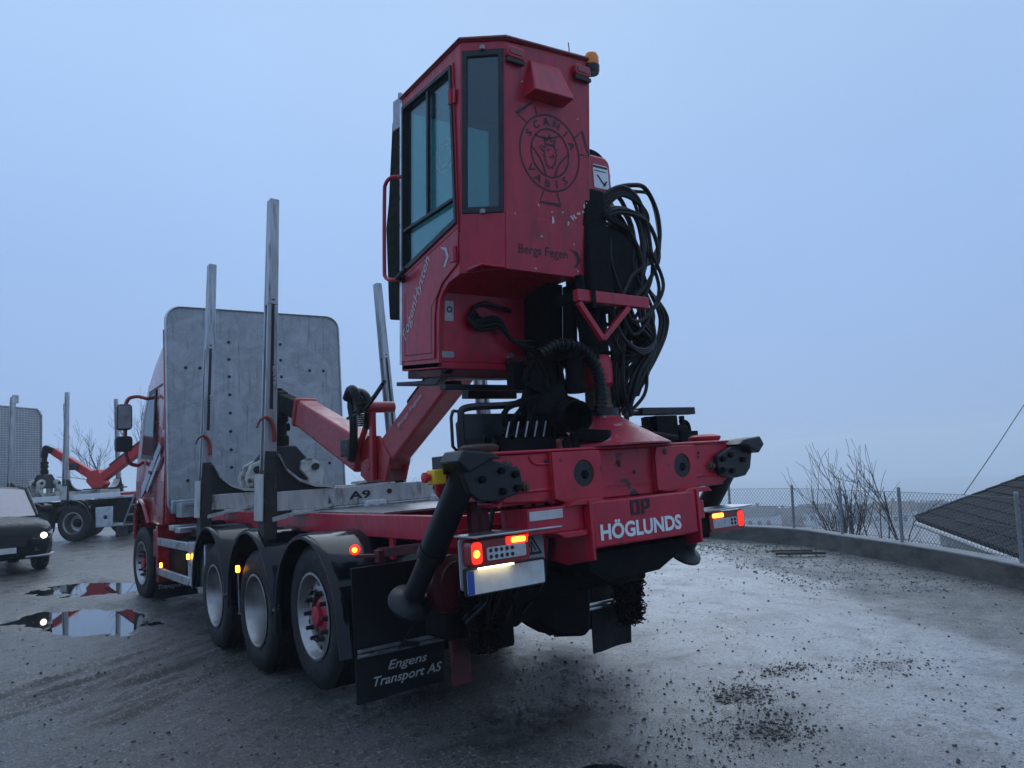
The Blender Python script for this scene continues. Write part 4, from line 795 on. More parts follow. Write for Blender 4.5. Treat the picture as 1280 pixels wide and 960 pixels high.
q = MB(); q.lathe([(.06, -.1), (.08, -.1), (.085, .0), (.085, .3), (.06, .3)], (-1.0, 3.55, 1.17), (-.6, -.8, 0), 18); q.box(-1.2, -.5, 3.5, 3.9, 1.08, 1.12); q.build('tie_down_winch', 'dark', T)
# --- bunks
bk1 = stake_bunk(T, 1.15, 1.545, top=4.22); bk2 = stake_bunk(T, 3.32, 1.545, tops=(4.18, 4.15))
for bk, y in ((bk1, 1.15), (bk2, 3.32)):
    q = MB(); text(q, 'A9', (-.46 if y < 2 else -.36, y-.0885, 1.425), (1, 0, 0), (0, 0, 1), .215, .075, .03); q.build('lettering', 'black', bk)
    for x in (-.05, .45):
        q = MB(); q.lathe([(.024, 0), (.024, .012), (0, .013)], (x, y-.087, 1.475), (0, -1, 0), 8); q.build('bolt', 'black', bk)
    for x in (-.22, .48):
        q = MB(); q.box(x-.10, x+.10, y-.16, y-.09, 1.345, 1.405); q.box(x-.075, x-.03, y-.175, y-.16, 1.36, 1.41); q.box(x+.03, x+.075, y-.175, y-.16, 1.36, 1.41); q.build('clamp', 'white', bk, bevel=.012)
    q = MB(); q.box(-1.0, 1.0, y-.15, y+.15, 1.335, 1.352); q.build('bunk_foot_plate', 'bunkpaint', bk)
# --- headboard
hb = MB(); hbp = rrect(-1.23, 1.20, 1.30, 4.06, .22, 8, [.20, .20, .17, .17]); hb.prism(hbp, (0, 5.0, 0), (1, 0, 0), (0, 0, 1), (0, .035, 0)); hbo = hb.build('headboard', 'alu', T)
inner = [(a*.985-.0002, (b-2.68)*.986+2.68) for a, b in hbp]; q = MB(); q.frame(hbp, inner, (0, 4.975, 0), (1, 0, 0), (0, 0, 1), (0, .026, 0)); q.build('edge_tube', 'alu', hbo, bevel=.008)
hm_ = bpy.data.materials.new('scuffed_aluminium'); hm_.use_nodes = True; t = hm_.node_tree; N = t.nodes; Lk = t.links.new; p = N['Principled BSDF']; co = N.new('ShaderNodeTexCoord')
v1 = N.new('ShaderNodeTexVoronoi'); v1.inputs['Scale'].default_value = 5.5
dn_ = N.new('ShaderNodeTexNoise'); dn_.inputs['Scale'].default_value = 4; dn_.inputs['Detail'].default_value = 5; dn_.inputs['Distortion'].default_value = 1.5; Lk(co.outputs['Object'], dn_.inputs['Vector'])
n2_ = N.new('ShaderNodeTexNoise'); n2_.inputs['Scale'].default_value = 22; n2_.inputs['Detail'].default_value = 6; n2_.inputs['Distortion'].default_value = 2.5; Lk(co.outputs['Object'], n2_.inputs['Vector'])
r_ = N.new('ShaderNodeValToRGB'); r_.color_ramp.elements[0].position = .36; r_.color_ramp.elements[0].color = (.30, .31, .32, 1); r_.color_ramp.elements[1].position = .68; r_.color_ramp.elements[1].color = (.42, .435, .45, 1); Lk(dn_.outputs[0], r_.inputs[0])
r2_ = N.new('ShaderNodeValToRGB'); r2_.color_ramp.elements[0].position = .60; r2_.color_ramp.elements[0].color = (0, 0, 0, 1); r2_.color_ramp.elements[1].position = .68; r2_.color_ramp.elements[1].color = (.7, .7, .7, 1); Lk(n2_.outputs[0], r2_.inputs[0])
mxx = N.new('ShaderNodeMix'); mxx.data_type = 'RGBA'; Lk(r2_.outputs[0], mxx.inputs[0]); Lk(r_.outputs[0], mxx.inputs[6]); mxx.inputs[7].default_value = (.56, .58, .60, 1)
mp_ = N.new('ShaderNodeMapping'); mp_.inputs['Scale'].default_value = (14, 1, 1.1); Lk(co.outputs['Object'], mp_.inputs[0]); n5_ = N.new('ShaderNodeTexNoise'); n5_.inputs['Scale'].default_value = 1.6; n5_.inputs['Detail'].default_value = 5; Lk(mp_.outputs[0], n5_.inputs['Vector'])
r5 = N.new('ShaderNodeMapRange'); r5.inputs[1].default_value = .56; r5.inputs[2].default_value = .72; r5.inputs[4].default_value = .55; Lk(n5_.outputs[0], r5.inputs[0])
mx5 = N.new('ShaderNodeMix'); mx5.data_type = 'RGBA'; Lk(r5.outputs[0], mx5.inputs[0]); Lk(mxx.outputs[2], mx5.inputs[6]); mx5.inputs[7].default_value = (.12, .115, .11, 1)
Lk(mx5.outputs[2], p.inputs['Base Color']); p.inputs['Metallic'].default_value = .2; rm_ = N.new('ShaderNodeMapRange'); rm_.inputs[3].default_value = .35; rm_.inputs[4].default_value = .75; Lk(n2_.outputs[0], rm_.inputs[0]); Lk(rm_.outputs[0], p.inputs['Roughness'])
MATS['scuffed'] = hm_; hbo.data.materials[0] = hm_
def pxhb(u, v_):      # bolt positions across the board
    return u, v_
for x, z in [(x_, z_) for x_, zs in ((-.42, (3.60, 3.36, 3.12, 2.87, 2.62, 2.37, 2.12, 1.88, 1.62)), (.30, (3.60, 3.37, 3.13, 2.90))) for z_ in zs]+[(-.98, 3.23), (-.80, 3.23), (.72, 3.23), (.93, 3.23), (-.98, 1.74), (.78, 1.86), (.97, 1.87)]:
    q = MB(); q.lathe([(.021, 0), (.021, .006), (.012, .012), (0, .012)], (x, 4.999, z), (0, -1, 0), 10); q.build('bolt', 'black', hbo)
q = MB(); q.prism([(-1.2, 1.32), (1.17, 1.32), (1.17, 1.50), (-1.2, 1.50)], (0, 4.92, 0), (1, 0, 0), (0, 0, 1), (0, .06, 0)); q.build('board_lip', 'galv', hbo, bevel=.02)
q = MB(); q.box(-1.15, -.78, 4.62, 4.9, 1.28, 1.46); q.frame([(-1.15, 1.28), (-.78, 1.28), (-.78, 1.46), (-1.15, 1.46)], [(-1.11, 1.32), (-.82, 1.32), (-.82, 1.42), (-1.11, 1.42)], (0, 4.60, 0), (1, 0, 0), (0, 0, 1), (0, .02, 0)); q.build('mount_bracket', 'galv', hbo, bevel=.004)
# --- driver's cab
prof = [(5.22, 1.18), (6.05, 1.20), (6.16, 1.30), (6.30, 1.42), (6.55, 1.49), (6.80, 1.45), (7.02, 1.30), (7.10, .95), (7.13, 1.4), (7.10, 1.75), (7.00, 2.10), (6.88, 2.45), (6.66, 2.85), (6.45, 3.12), (6.0, 3.40), (5.6, 3.58), (5.22, 3.68)]
secs = [(-1.25, 0, 0), (-1.245, .03, 0), (-1.18, .10, .03), (-.9, .2, .08), (0, .25, .10), (.9, .2, .08), (1.18, .10, .03), (1.25, 0, 0)]
q = MB(); vs = []
for x, dy, dz in secs:
    for y, z in prof: vs.append((x*(1 if z < 2.0 else 1-.05*(z-2.0)), y+(dy if y > 6.5 else dy*max(0, (y-5.5))), z+(dz if z > 3 else 0)))
k = len(prof); fs = [(i*k+j, i*k+(j+1) % k, (i+1)*k+(j+1) % k, (i+1)*k+j) for i in range(len(secs)-1) for j in range(k)]+[tuple(range(k)), tuple((len(secs)-1)*k+j for j in range(k))]
q.add(vs, fs); cabm = q.build('driver_cab', 'red_cab', T, smooth=30, bevel=.02)
def cabx(z): return -1.252*(1 if z < 2 else 1-.05*(z-2.0))
def cabpanel(name, pts, m, off=.006, th=.01):
    q = MB(); k = len(pts); a = [(cabx(z)-off, y, z) for y, z in pts]; b = [(x+th, y, z) for x, y, z in a]; q.add(a+b, [tuple(range(k)), tuple(range(2*k-1, k-1, -1))]+[(i, (i+1) % k, k+(i+1) % k, k+i) for i in range(k)]); return q.build(name, m, cabm)
cabpanel('side_window', [(5.85, 2.12), (6.62, 2.18), (6.50, 2.72), (6.30, 2.98), (5.90, 3.0)], 'glass_dark', .006)
cabpanel('window_seal', [(5.80, 2.06), (6.70, 2.12), (6.56, 2.76), (6.34, 3.05), (5.85, 3.07)], 'black', .002, .004)
cabpanel('decal', [(5.30, 2.20), (5.42, 2.28), (6.62, 1.72), (6.70, 1.55), (6.45, 1.62)], 'decal', .004, .003); cabpanel('decal', [(5.28, 2.05), (5.32, 2.13), (6.30, 1.66), (6.2, 1.62)], 'decal', .004, .003)
cabpanel('roof_seam', [(5.25, 3.06), (5.25, 3.075), (6.35, 3.07), (6.42, 3.055)], 'black', .002, .003); cabpanel('door_seam', [(5.74, 1.3), (5.75, 1.3), (5.76, 3.05), (5.75, 3.05)], 'black', .002, .003); cabpanel('door_handle', [(5.85, 1.86), (6.02, 1.88), (6.02, 1.92), (5.85, 1.90)], 'black', .02, .02)
q = MB(); q.tube([(-1.26, 6.10, 1.19), (-1.275, 6.17, 1.32), (-1.28, 6.32, 1.45), (-1.28, 6.56, 1.52), (-1.28, 6.82, 1.48), (-1.27, 7.05, 1.32), (-1.26, 7.12, .95)], .03, 8); q.build('wheel_arch', 'red_cab', cabm)
q = MB(); q.box(-1.25, -.72, 5.60, 5.68, .42, 1.17); q.box(-1.25, -1.18, 5.68, 5.86, .75, 1.12); q.build('mudguard_panel', 'red_cab', cabm, bevel=.015)
q = MB(); q.box(-1.24, 1.24, 7.14, 7.42, .4, 1.25); q.build('bumper', 'red_cab', cabm, bevel=.05)
q = MB(); q.box(-1.22, 1.22, 5.10, 5.2, 1.3, 3.70); q.box(-1.24, -1.12, 5.04, 5.10, 1.2, 3.75); q.build('rear_fairing', 'red_cab', cabm, bevel=.02)
q = MB(); q.tube(cr([(-1.19, 6.42, 2.98), (-1.34, 6.50, 3.02), (-1.46, 6.52, 2.93), (-1.48, 6.52, 2.5), (-1.46, 6.52, 2.12), (-1.34, 6.52, 2.02), (-1.24, 6.55, 2.06)], 5), .028, 8); mo = q.build('mirror_arm', 'red_cab', cabm)
q = MB(); q.prism(rrect(-1.60, -1.40, 2.53, 2.90, .05, 5), (0, 6.40, 0), (1, 0, 0), (0, 0, 1), (0, .14, 0)); q.build('mirror', 'carblack', cabm, bevel=.015)
q = MB(); q.prism(rrect(-1.62, -1.40, 2.22, 2.44, .05, 5), (0, 6.40, 0), (1, 0, 0), (0, 0, 1), (0, .14, 0)); q.build('wide_angle_mirror', 'carblack', cabm, bevel=.015)
q = MB(); q.box(-1.585, -1.415, 6.392, 6.399, 2.55, 2.88); q.build('mirror_glass', 'steel', cabm)
# ================================================================== CRANE
CX, CY = .09, -1.8
q = MB(); q.lathe([(.45, 0), (.45, .01), (.38, .05), (.25, .125), (.17, .175), (.125, .205), (.11, .25)], (CX, CY, 1.706), (0, 0, 1), 40, caps=False); cone = q.build('crane_base_cone', 'red_cone', T, smooth=60)
q = MB(); q.lathe([(.118, .20), (.13, .205), (.13, .25), (.115, .255)], (CX, CY, 1.706), (0, 0, 1), 28); q.build('seal_ring', 'darkpaint', cone)
q = MB(); q.lathe([(.10, .25), (.088, .30), (.085, .40), (.10, .42)], (CX, CY, 1.706), (0, 0, 1), 28); q.build('king_post', 'rust', T)
q = MB(); q.lathe([(.09, .40), (.108, .42), (.112, .50), (.112, .56), (.10, .60), (.09, .61)], (CX, CY, 1.706), (0, 0, 1), 28); q.build('post_collar', 'red_worn', T)
q = MB(); q.beam((CX, CY, 2.60), (CX, CY, 3.45), .22, .26, (0, 1, 0), .2, .24); q.prism([(-.03, 3.30), (.17, 3.18), (.19, 3.55), (.12, 3.72), (.0, 3.72), (-.03, 3.6)], (CX+.14, CY, 0), (0, 1, 0), (0, 0, 1), (-.26, 0, 0)); q.cyl((CX, CY, 2.31), (CX, CY, 2.62), .098, n=18); crane = q.build('crane_column', 'dark', T, bevel=.02)
q = MB(); q.prism(rrect(.10, .335, 3.34, 3.73, .06, 5), (0, -1.85, 0), (1, 0, 0), (0, 0, 1), (0, .2, 0)); ch_ = q.build('column_head', 'red', crane, bevel=.015)
q = MB(); q.prism(rrect(.165, .305, 3.49, 3.66, .012, 3), (0, -1.854, 0), (1, 0, 0), (0, 0, 1), (0, .003, 0)); q.build('warning_sticker', 'white', ch_)
q = MB(); S_ = lambda p_, w__: stroke(q, [(u_-.035, c_) for u_, c_ in p_], w__, (0, -1.8555, 0), (1, 0, 0), (0, 0, 1)); S_([(.20, 3.645), (.335, 3.645)], .016); S_([(.21, 3.615), (.32, 3.615)], .006); S_([(.235, 3.585), (.265, 3.55), (.285, 3.53), (.31, 3.52)], .014); S_([(.285, 3.51), (.32, 3.55)], .012); q.build('sticker_print', 'black', ch_)
q = MB(); q.lathe([(0, 0), (.17, 0), (.18, .02), (.18, .07), (.16, .09), (0, .09)], (.27, -1.74, 3.66), (0, 1, 0), 28); q.build('head_disc', 'dark', ch_)
def boompt(f): a = vec(CX+.02, -1.75, 3.36); b = vec(-.005, 1.33, 1.69); return a*(1-f)+b*f
bdir = nrm(boompt(1)-boompt(0)); bup = np.cross(np.cross(bdir, vec(0, 0, 1)), bdir)
q = MB(); q.beam(boompt(.02), boompt(.93), .24, .27, bup, .20, .30); boom = q.build('main_boom', 'red_boom', T, bevel=.03, seg=3)
q = MB(); q.beam(boompt(.05)+bup*.21, boompt(.62)+bup*.20, .05, .05, bup); q.cyl(boompt(.15)+bup*.20, boompt(.75)+bup*.21, .055, n=14); q.cyl(boompt(.75)+bup*.21, boompt(.93)+bup*.21, .03, n=10); q.build('boom_cylinder', 'dark', boom)
K = boompt(1.0); tip = vec(-.13, 3.80, 2.66)
q = MB(); q.prism([(-.42, .10), (-.20, .32), (.05, .34), (.22, .18), (.25, -.05), (.1, -.12), (-.30, -.12)], K+vec(-.10, 0, 0), (0, 1, 0), (0, 0, 1), (.03, 0, 0)); q.prism([(-.42, .10), (-.20, .32), (.05, .34), (.22, .18), (.25, -.05), (.1, -.12), (-.30, -.12)], K+vec(.10, 0, 0), (0, 1, 0), (0, 0, 1), (.03, 0, 0)); q.cyl(K+vec(-.16, -.05, .05), K+vec(.16, -.05, .05), .06, n=14); q.build('knuckle', 'red_boom', boom, bevel=.006)
jd = nrm(tip-K); jup = np.cross(np.cross(jd, vec(0, 0, 1)), jd); J0 = K+jd*.28+jup*.05
q = MB(); q.beam(J0, J0+jd*1.62, .25, .36, jup, .23, .31); q.beam(J0+jd*1.60, J0+jd*1.68, .27, .345, jup); jib = q.build('jib', 'red_boom', T, bevel=.03, seg=3)
q = MB(); q.beam(J0+jd*1.55, tip-jd*.05, .17, .23, jup, .14, .20); q.prism([(-.12, -.22), (.12, -.22), (.16, .05), (.04, .14), (-.12, .08)], tip+vec(-.06, 0, 0), (0, 1, 0), (0, 0, 1), (.12, 0, 0)); q.build('jib_extension', 'dark', jib, bevel=.01)
LP_ = J0+jd*.20+vec(-.20, 0, .02); q = MB(); q.prism([(-.12, -.09), (.12, -.09), (.10, .09), (-.10, .09)], LP_+vec(0, -.08, 0), (0, 1, 0), (0, 0, 1), (.10, 0, 0)); q.build('work_lamp', 'carblack', jib, bevel=.02)
q = MB(); q.beam(K+vec(-.13, -.12, -.1), K+vec(-.13, -.16, .62), .05, .07, (0, 1, 0)); q.cyl(K+vec(-.18, -.16, .60), K+vec(.1, -.16, .60), .055, n=14); q.beam(K+vec(-.13, .3, .1), K+vec(-.13, -.16, .60), .045, .05, (1, 0, 0)); q.build('link_arm', 'red_boom', boom, bevel=.008)
q = MB()
for k_, (r0, col) in enumerate(((.036, 0), (.020, 0), (.020, 0), (.016, 0))):
    dx = -.17-.03*k_; top = .78-.05*k_; pts = cr([K+vec(dx, .35, .28), K+vec(dx-.02, .22, .12), K+vec(dx-.02, .14, .45), K+vec(dx, .22, top-.05), K+vec(dx, .05, top), K+vec(dx+.02, -.12, top-.1), K+vec(dx+.04, -.05, .40)] if k_ < 2 else [K+vec(dx+.05, .25, top-.1), K+vec(dx+.05, .02, top-.08), K+vec(dx+.05, -.25, top-.02), K+vec(dx+.05, -.55, top+.12)], 7); q.tube(pts, r0, 9)
q.build('knuckle_hoses', 'hose', boom)
q = MB(); pts = cr([K+vec(-.24, .18, .72), K+vec(-.24, .08, .80), K+vec(-.24, -.03, .76), K+vec(-.22, -.08, .60), K+vec(-.2, -.06, .42)], 9)
for i in range(0, len(pts)-1): d = nrm(pts[i+1]-pts[i]); q.tube([pts[i], pts[i]+d*.013], .045, 10)
q.build('hose_spiral', 'hose', boom)
grapple(T, (-.14, 3.84, 1.86), 1.0)
# boom lettering: worn pale script along the boom's left face
fb = boompt(.40)+np.cross(bdir, bup)*(-.128); lf = -nrm(np.cross(bdir, bup))
q = MB(); text(q, 'Bergs Fegen', boompt(.80)-np.cross(bdir, bup)*.132-bup*.0+bup*.02, -bdir, bup, .50, .055, .0, .2); q.build('lettering', 'print_grey', boom)
# --- hoses up the column
g = np.random.default_rng(44)
hz_ = MB()
loops = [(.74, 3.60, .86, 3.40), (.82, 3.58, .90, 3.36), (.66, 3.58, .76, 3.36), (.60, 3.55, .72, 3.30), (.55, 3.52, .66, 3.25), (.50, 3.50, .62, 3.25)]
for i, (xa, za, xb, zb) in enumerate(loops):
    y = CY+.02+.045*i; r0 = .0135+.004*(i % 3 == 0)
    hz_.tube(cr([(.16, y+.10, 3.10), (.26, y+.05, 3.36), (.40, y, 3.53), (xa-.14, y-.02, za), (xa, y-.02, za-.015), (xb, y, zb), (xb-.02, y+.02, zb-.25), (.60-.02*i, y+.04, 2.95), (.52-.015*i, y+.06, 2.70), (.55-.03*i, y+.05, 2.45), (.46-.02*i, y+.03, 2.15), (.34-.015*i, y, 1.92)], 7), r0, 8)
for i in range(12):
    y = CY-.10+.05*(i % 6)+.02*g.random(); x = .22+.035*(i % 7)
    hz_.tube(cr([(.18, y+.12, 3.30), (x+.02, y+.02, 3.18), (x+.05*g.normal()*.4, y, 2.95), (x+.06+.03*g.random(), y-.02, 2.65), (x+.05, y, 2.35), (x+.02, y, 2.08), (.30, y+.02, 1.95-.05*g.random())], 6), .011+.006*g.random(), 7)
for i in range(4):
    hz_.tube(cr([(.20, -1.88, 3.42-.03*i), (.36, -1.92, 3.50-.02*i), (.52+.02*i, -1.92, 3.42-.02*i), (.56+.01*i, -1.9, 3.20), (.50, -1.88, 2.90)], 7), .013+.006*(i == 0), 8)
for i in range(3):
    hz_.tube(cr([(.52, -1.85+.03*i, 2.95), (.70+.03*i, -1.84, 2.68), (.70+.035*i, -1.84, 2.52), (.58+.02*i, -1.84, 2.30), (.42, -1.84+.02*i, 2.05)], 7), .014, 8)
for i in range(3):
    hz_.tube(cr([(.10, -1.99, 2.62-.02*i), (.16, -2.0, 2.42), (.34, -1.99, 2.34-.015*i), (.52, -1.95, 2.42), (.56, -1.9, 2.66)], 7), .013, 8)
for i in range(15):          # the thick tangle beside the column
    y = -1.94+.32*g.random(); o = .10*g.normal(); top = 3.45-.5*g.random(); w0 = .42+.22*g.random()
    hz_.tube(cr([(.12+.04*g.random(), y+.10, top-.32), (.22, y+.03, top-.03), (w0-.05, y, top-.02), (w0+.08*g.random(), y, top-.25), (w0-.05+.05*g.normal(), y, 2.85), (.40+.08*g.normal(), y, 2.6), (.46+.10*g.random(), y, 2.4), (.40+.05*g.normal(), y, 2.18), (.26+.04*g.random(), y+.05, 1.95)], 6), .011+.008*g.random(), 7)
for i in range(10):
    y = -2.0+.3*g.random(); zc = 2.35+.45*g.random(); hz_.tube(cr([(.16, y, zc), (.28, y, zc-.16-.1*g.random()), (.46, y, zc-.10), (.56+.06*g.random(), y, zc+.1), (.50, y, zc+.35)], 6), .011+.006*g.random(), 7)
hz_.build('crane_hoses', 'hose', crane)
q = MB(); q.prism([(.12, 3.22), (.36, 3.18), (.45, 3.10), (.47, 2.86), (.42, 2.74), (.10, 2.74)], (0, -1.90, 0), (1, 0, 0), (0, 0, 1), (0, .04, 0)); q.beam((.14, -1.93, 3.27), (.44, -1.91, 3.19), .03, .05); q.build('hose_guard', 'dark', crane, bevel=.02)
q = MB(); BY = -2.06; q.beam((-.27, BY, 2.645), (.355, BY, 2.64), .05, .075); q.beam((-.255, BY-.005, 2.60), (-.075, BY-.005, 2.375), .035, .034, (0, 1, 0)); q.beam((.175, BY-.005, 2.60), (-.075, BY-.005, 2.375), .035, .034, (0, 1, 0)); q.build('hose_bracket', 'red', crane, bevel=.004)
q = MB(); q.box(-.165, -.135, -2.10, -2.03, 2.57, 2.71); q.cyl((-.21, -2.04, 2.66), (-.21, -2.04, 2.78), .03, n=10); q.box(-.26, -.22, -2.06, -1.85, 2.62, 2.68); q.build('bracket_clamp', 'dark', crane)
# --- swivel cluster and rubber boots under the cabin
q = MB(); q.lathe([(.088, 0), (.10, .0), (.104, .02), (.104, .20), (.08, .24), (.05, .24)], (-.285, -2.00, 1.895), (.30, .9, .12), 28, caps=False); q.lathe([(.104, 0), (.104, -.012), (.092, -.012), (.090, .16), (0, .16)], (-.285, -2.00, 1.895), (.30, .9, .12), 28, caps=False); sw = q.build('hose_boot', 'dark', crane)
q = MB(); q.lathe([(.13, 0), (.135, .02), (.125, .075), (.115, .075), (.105, .03), (0, .03)], (-.175, -1.985, 1.745), (.05, -.12, 1), 26, caps=False); q.build('boot_bowl', 'dark', crane)
q = MB()
q.lathe([(.0, -.02), (.13, 0), (.15, .08), (.13, .2), (.08, .24), (0, .24)], (-.34, -1.72, 1.90), (.3, .2, 1), 18); q.cyl((-.36, -1.75, 1.75), (-.36, -1.75, 2.3), .05, n=14); q.cyl((-.38, -1.70, 1.98), (-.2, -1.80, 2.05), .10, n=14)
q.beam((-.42, -1.78, 2.02), (-.22, -1.88, 1.72), .03, .03); q.box(-.52, -.44, -1.70, -1.62, 2.1, 2.28)
for k_ in range(9): a = g.random()*6.3; q.tube(cr([(-.34+.11*math.cos(a), -1.72+.1*math.sin(a), 1.78), (-.36+.12*math.cos(a+.6), -1.74, 2.0), (-.30+.12*math.cos(a), -1.75, 2.2), (-.2+.1*math.cos(a), -1.7, 2.36)], 5), .018+.01*g.random(), 7)
for k_ in range(9):
    a = g.random()*6.3; x0_ = -.44+.30*g.random(); q.tube(cr([(x0_, -1.85+.25*g.random(), 2.30+.05*g.random()), (x0_+.1*g.normal(), -1.8, 2.12), (-.34+.16*g.normal(), -1.78, 1.98), (-.35+.2*g.normal(), -1.8+.1*g.random(), 1.76)], 5), .013+.010*g.random(), 6)
q.cyl((-.15, -1.86, 2.06), (-.15, -1.86, 2.34), .06, n=14); q.box(-.24, .02, -1.92, -1.72, 2.28, 2.36)
q.build('swivel_cluster', 'dark', crane)
q = MB(); pts = cr([(-.42, -1.86, 2.30), (-.30, -1.9, 2.36), (-.12, -1.92, 2.33), (-.02, -1.93, 2.20), (.0, -1.93, 2.05), (-.02, -1.92, 1.92)], 10); q.tube(pts, .035, 10)
for i in range(0, len(pts)-1, 2): d = nrm(pts[i+1]-pts[i]); q.tube([pts[i], pts[i]+d*.012], .044, 10)
q.build('ribbed_duct', 'hose', crane)
q = MB()
for x in (-.40, -.33): q.cyl((x, -2.02, 1.706), (x, -2.02, 1.755), .026, n=6); q.cyl((x, -2.02, 1.755), (x, -2.02, 1.775), .018, n=8)
q.build('fitting', 'dark', crane)
# --- hydraulic valve bank behind a guard, left
q = MB(); q.prism([(-.93, 1.70), (-.55, 1.70), (-.20, 1.70), (-.20, 1.92), (-.34, 1.95), (-.60, 1.955), (-.88, 1.955), (-.935, 1.90)], (0, -1.66, 0), (1, 0, 0), (0, 0, 1), (0, .03, 0)); vb = q.build('valve_guard', 'darkpaint', T, bevel=.01)
q = MB(); q.tube(cr([(-.94, -1.72, 1.70), (-.945, -1.72, 1.92), (-.90, -1.72, 1.985), (-.60, -1.72, 2.0), (-.38, -1.72, 2.03)], 6), .022, 8); q.tube([(-.985, -1.70, 1.97), (-1.0, -1.70, 1.93), (-1.0, -1.70, 1.76), (-.97, -1.70, 1.73), (-.965, -1.7, 1.70)], .010, 6); q.tube([(-.985, -1.7, 1.97), (-.94, -1.7, 1.965)], .010, 6); q.build('guard_rail', 'darkpaint', vb)
q = MB(); q.box(-.80, -.38, -1.90, -1.70, 1.70, 1.78)
for k_ in range(6): q.cyl((-.76+.07*k_, -1.82, 1.77), (-.76+.07*k_, -1.82, 1.81), .022, n=8)
q.build('valve_bank', 'dark', vb)
for k_ in range(5): q = MB(); q.cyl((-.74+.07*k_, -1.88, 1.79), (-.695+.07*k_, -1.86, 1.885), .005, n=6); q.build('valve_lever', 'steel', vb)
q = MB(); q.lathe([(0, 0), (.05, 0), (.055, .03), (.055, .07), (.03, .09), (.03, .13), (0, .13)], (-.86, -1.86, 1.706), (0, 0, 1), 12); q.tube(cr([(-.86, -1.88, 1.78), (-.92, -1.9, 1.80), (-.95, -1.92, 1.72)], 5), .02, 7); q.tube(cr([(-.83, -1.9, 1.76), (-.88, -1.95, 1.76), (-.93, -1.97, 1.68)], 5), .015, 7); q.build('pump_coupling', 'dark', vb)
# --- emergency stop on the left leg
q = MB(); q.box(-1.30, -1.22, -1.98, -1.90, 1.55, 1.63); es = q.build('emergency_stop', 'yellow', T, bevel=.008)
q = MB(); q.lathe([(.0, 0), (.018, 0), (.018, .02), (.028, .022), (.028, .04), (0, .045)], (-1.30, -1.94, 1.59), (-1, 0, 0), 12); q.build('stop_button', 'red_bg', es)
q = MB(); q.box(-1.24, -1.06, -1.99, -1.86, 1.60, 1.70); q.build('switch_plate', 'darkpaint', es, bevel=.006)
# --- filter block on the right
q = MB(); q.tube(cr([(.53, -1.6, 1.72), (.53, -1.6, 1.90), (.58, -1.6, 1.945), (.75, -1.6, 1.95)], 5), .022, 8); q.box(.66, 1.24, -1.64, -1.56, 1.93, 1.985); fo = q.build('filter_guard', 'darkpaint', T, bevel=.006)
q = MB(); q.box(.76, .98, -1.68, -1.52, 1.76, 1.92); q.cyl((.58, -1.6, 1.82), (1.15, -1.6, 1.82), .035, n=10); q.cyl((.62, -1.75, 1.77), (.90, -1.72, 1.74), .035, n=10)
for x in (.74, 1.04, 1.12): q.cyl((x, -1.6, 1.70), (x, -1.6, 1.92), .022, n=8)
q.box(1.0, 1.2, -1.68, -1.54, 1.706, 1.80); q.tube(cr([(1.10, -1.6, 1.88), (1.18, -1.6, 1.86), (1.20, -1.6, 1.75)], 5), .018, 7); q.build('filter_block', 'dark', fo, bevel=.004)
# ================================================================== OPERATOR CABIN (tilted back with the crane)
th = .025
XL, XR = -.85, -.055
def polyXY(z): return None
# main body mesh: left side, chamfer frame, rear wall, right side, front frame, recess, floor
b = MB()
# left side: below-window skirt + frame round the door window
win = [(.325, .66), (-.365, .875), (-.300, 1.845), (.325, 1.79)]
low = [(.365, -.04), (-.15, -.04), (-.15, .33), (-.165, .40), (-.20, .445), (-.27, .495), (-.406, .53), (-.406, .80), (.365, .58)]
b.prism(low, (XL, 0, 0), (0, 1, 0), (0, 0, 1), (th, 0, 0))
b.frame([(.365, .58), (-.406, .80), (-.406, 1.985), (.365, 1.875)], win, (XL, 0, 0), (0, 1, 0), (0, 0, 1), (th, 0, 0))
# chamfer panel
c0 = vec(XL, -.406, 0); c1 = vec(-.645, -.606, 0); cu = nrm(c1-c0); cl_ = float(np.linalg.norm(c1-c0)); cn = vec(cu[1], -cu[0], 0)   # outward
cn = cn if cn[1] < 0 else -cn
cwin = [(.035, .93), (cl_-.035, .93), (cl_-.035, 1.90), (.035, 1.90)]
b.frame([(0, .53), (cl_, .555), (cl_, 1.975), (0, 1.985)], cwin, c0, cu, (0, 0, 1), -cn*th)
# rear wall with its lower band
b.prism([(-.645, .555), (.05, .555), (.05, 2.04), (-.645, 1.97)], (0, -.606, 0), (1, 0, 0), (0, 0, 1), (0, th, 0))
# right side with window, front frame
b.frame([(.365, .58), (-.45, .58), (-.45, 2.02), (.365, 1.90)], [(.30, .75), (-.38, .75), (-.38, 1.85), (.30, 1.80)], (XR, 0, 0), (0, 1, 0), (0, 0, 1), (-th, 0, 0))
b.prism([(.05, -.606), (XR, -.45), (XR-.02, -.45), (.03, -.606)], (0, 0, .555), (1, 0, 0), (0, 1, 0), (0, 0, 1.47))
b.prism([(.365, -.04), (-.15, -.04), (-.15, .58), (.365, .58)], (XR, 0, 0), (0, 1, 0), (0, 0, 1), (-th, 0, 0))
b.frame([(XL, -.04), (XR, -.04), (XR, 1.89), (XL, 1.87)], [(XL+.06, .35), (XR-.06, .35), (XR-.06, 1.80), (XL+.06, 1.79)], (0, .365, 0), (1, 0, 0), (0, 0, 1), (0, -th, 0))
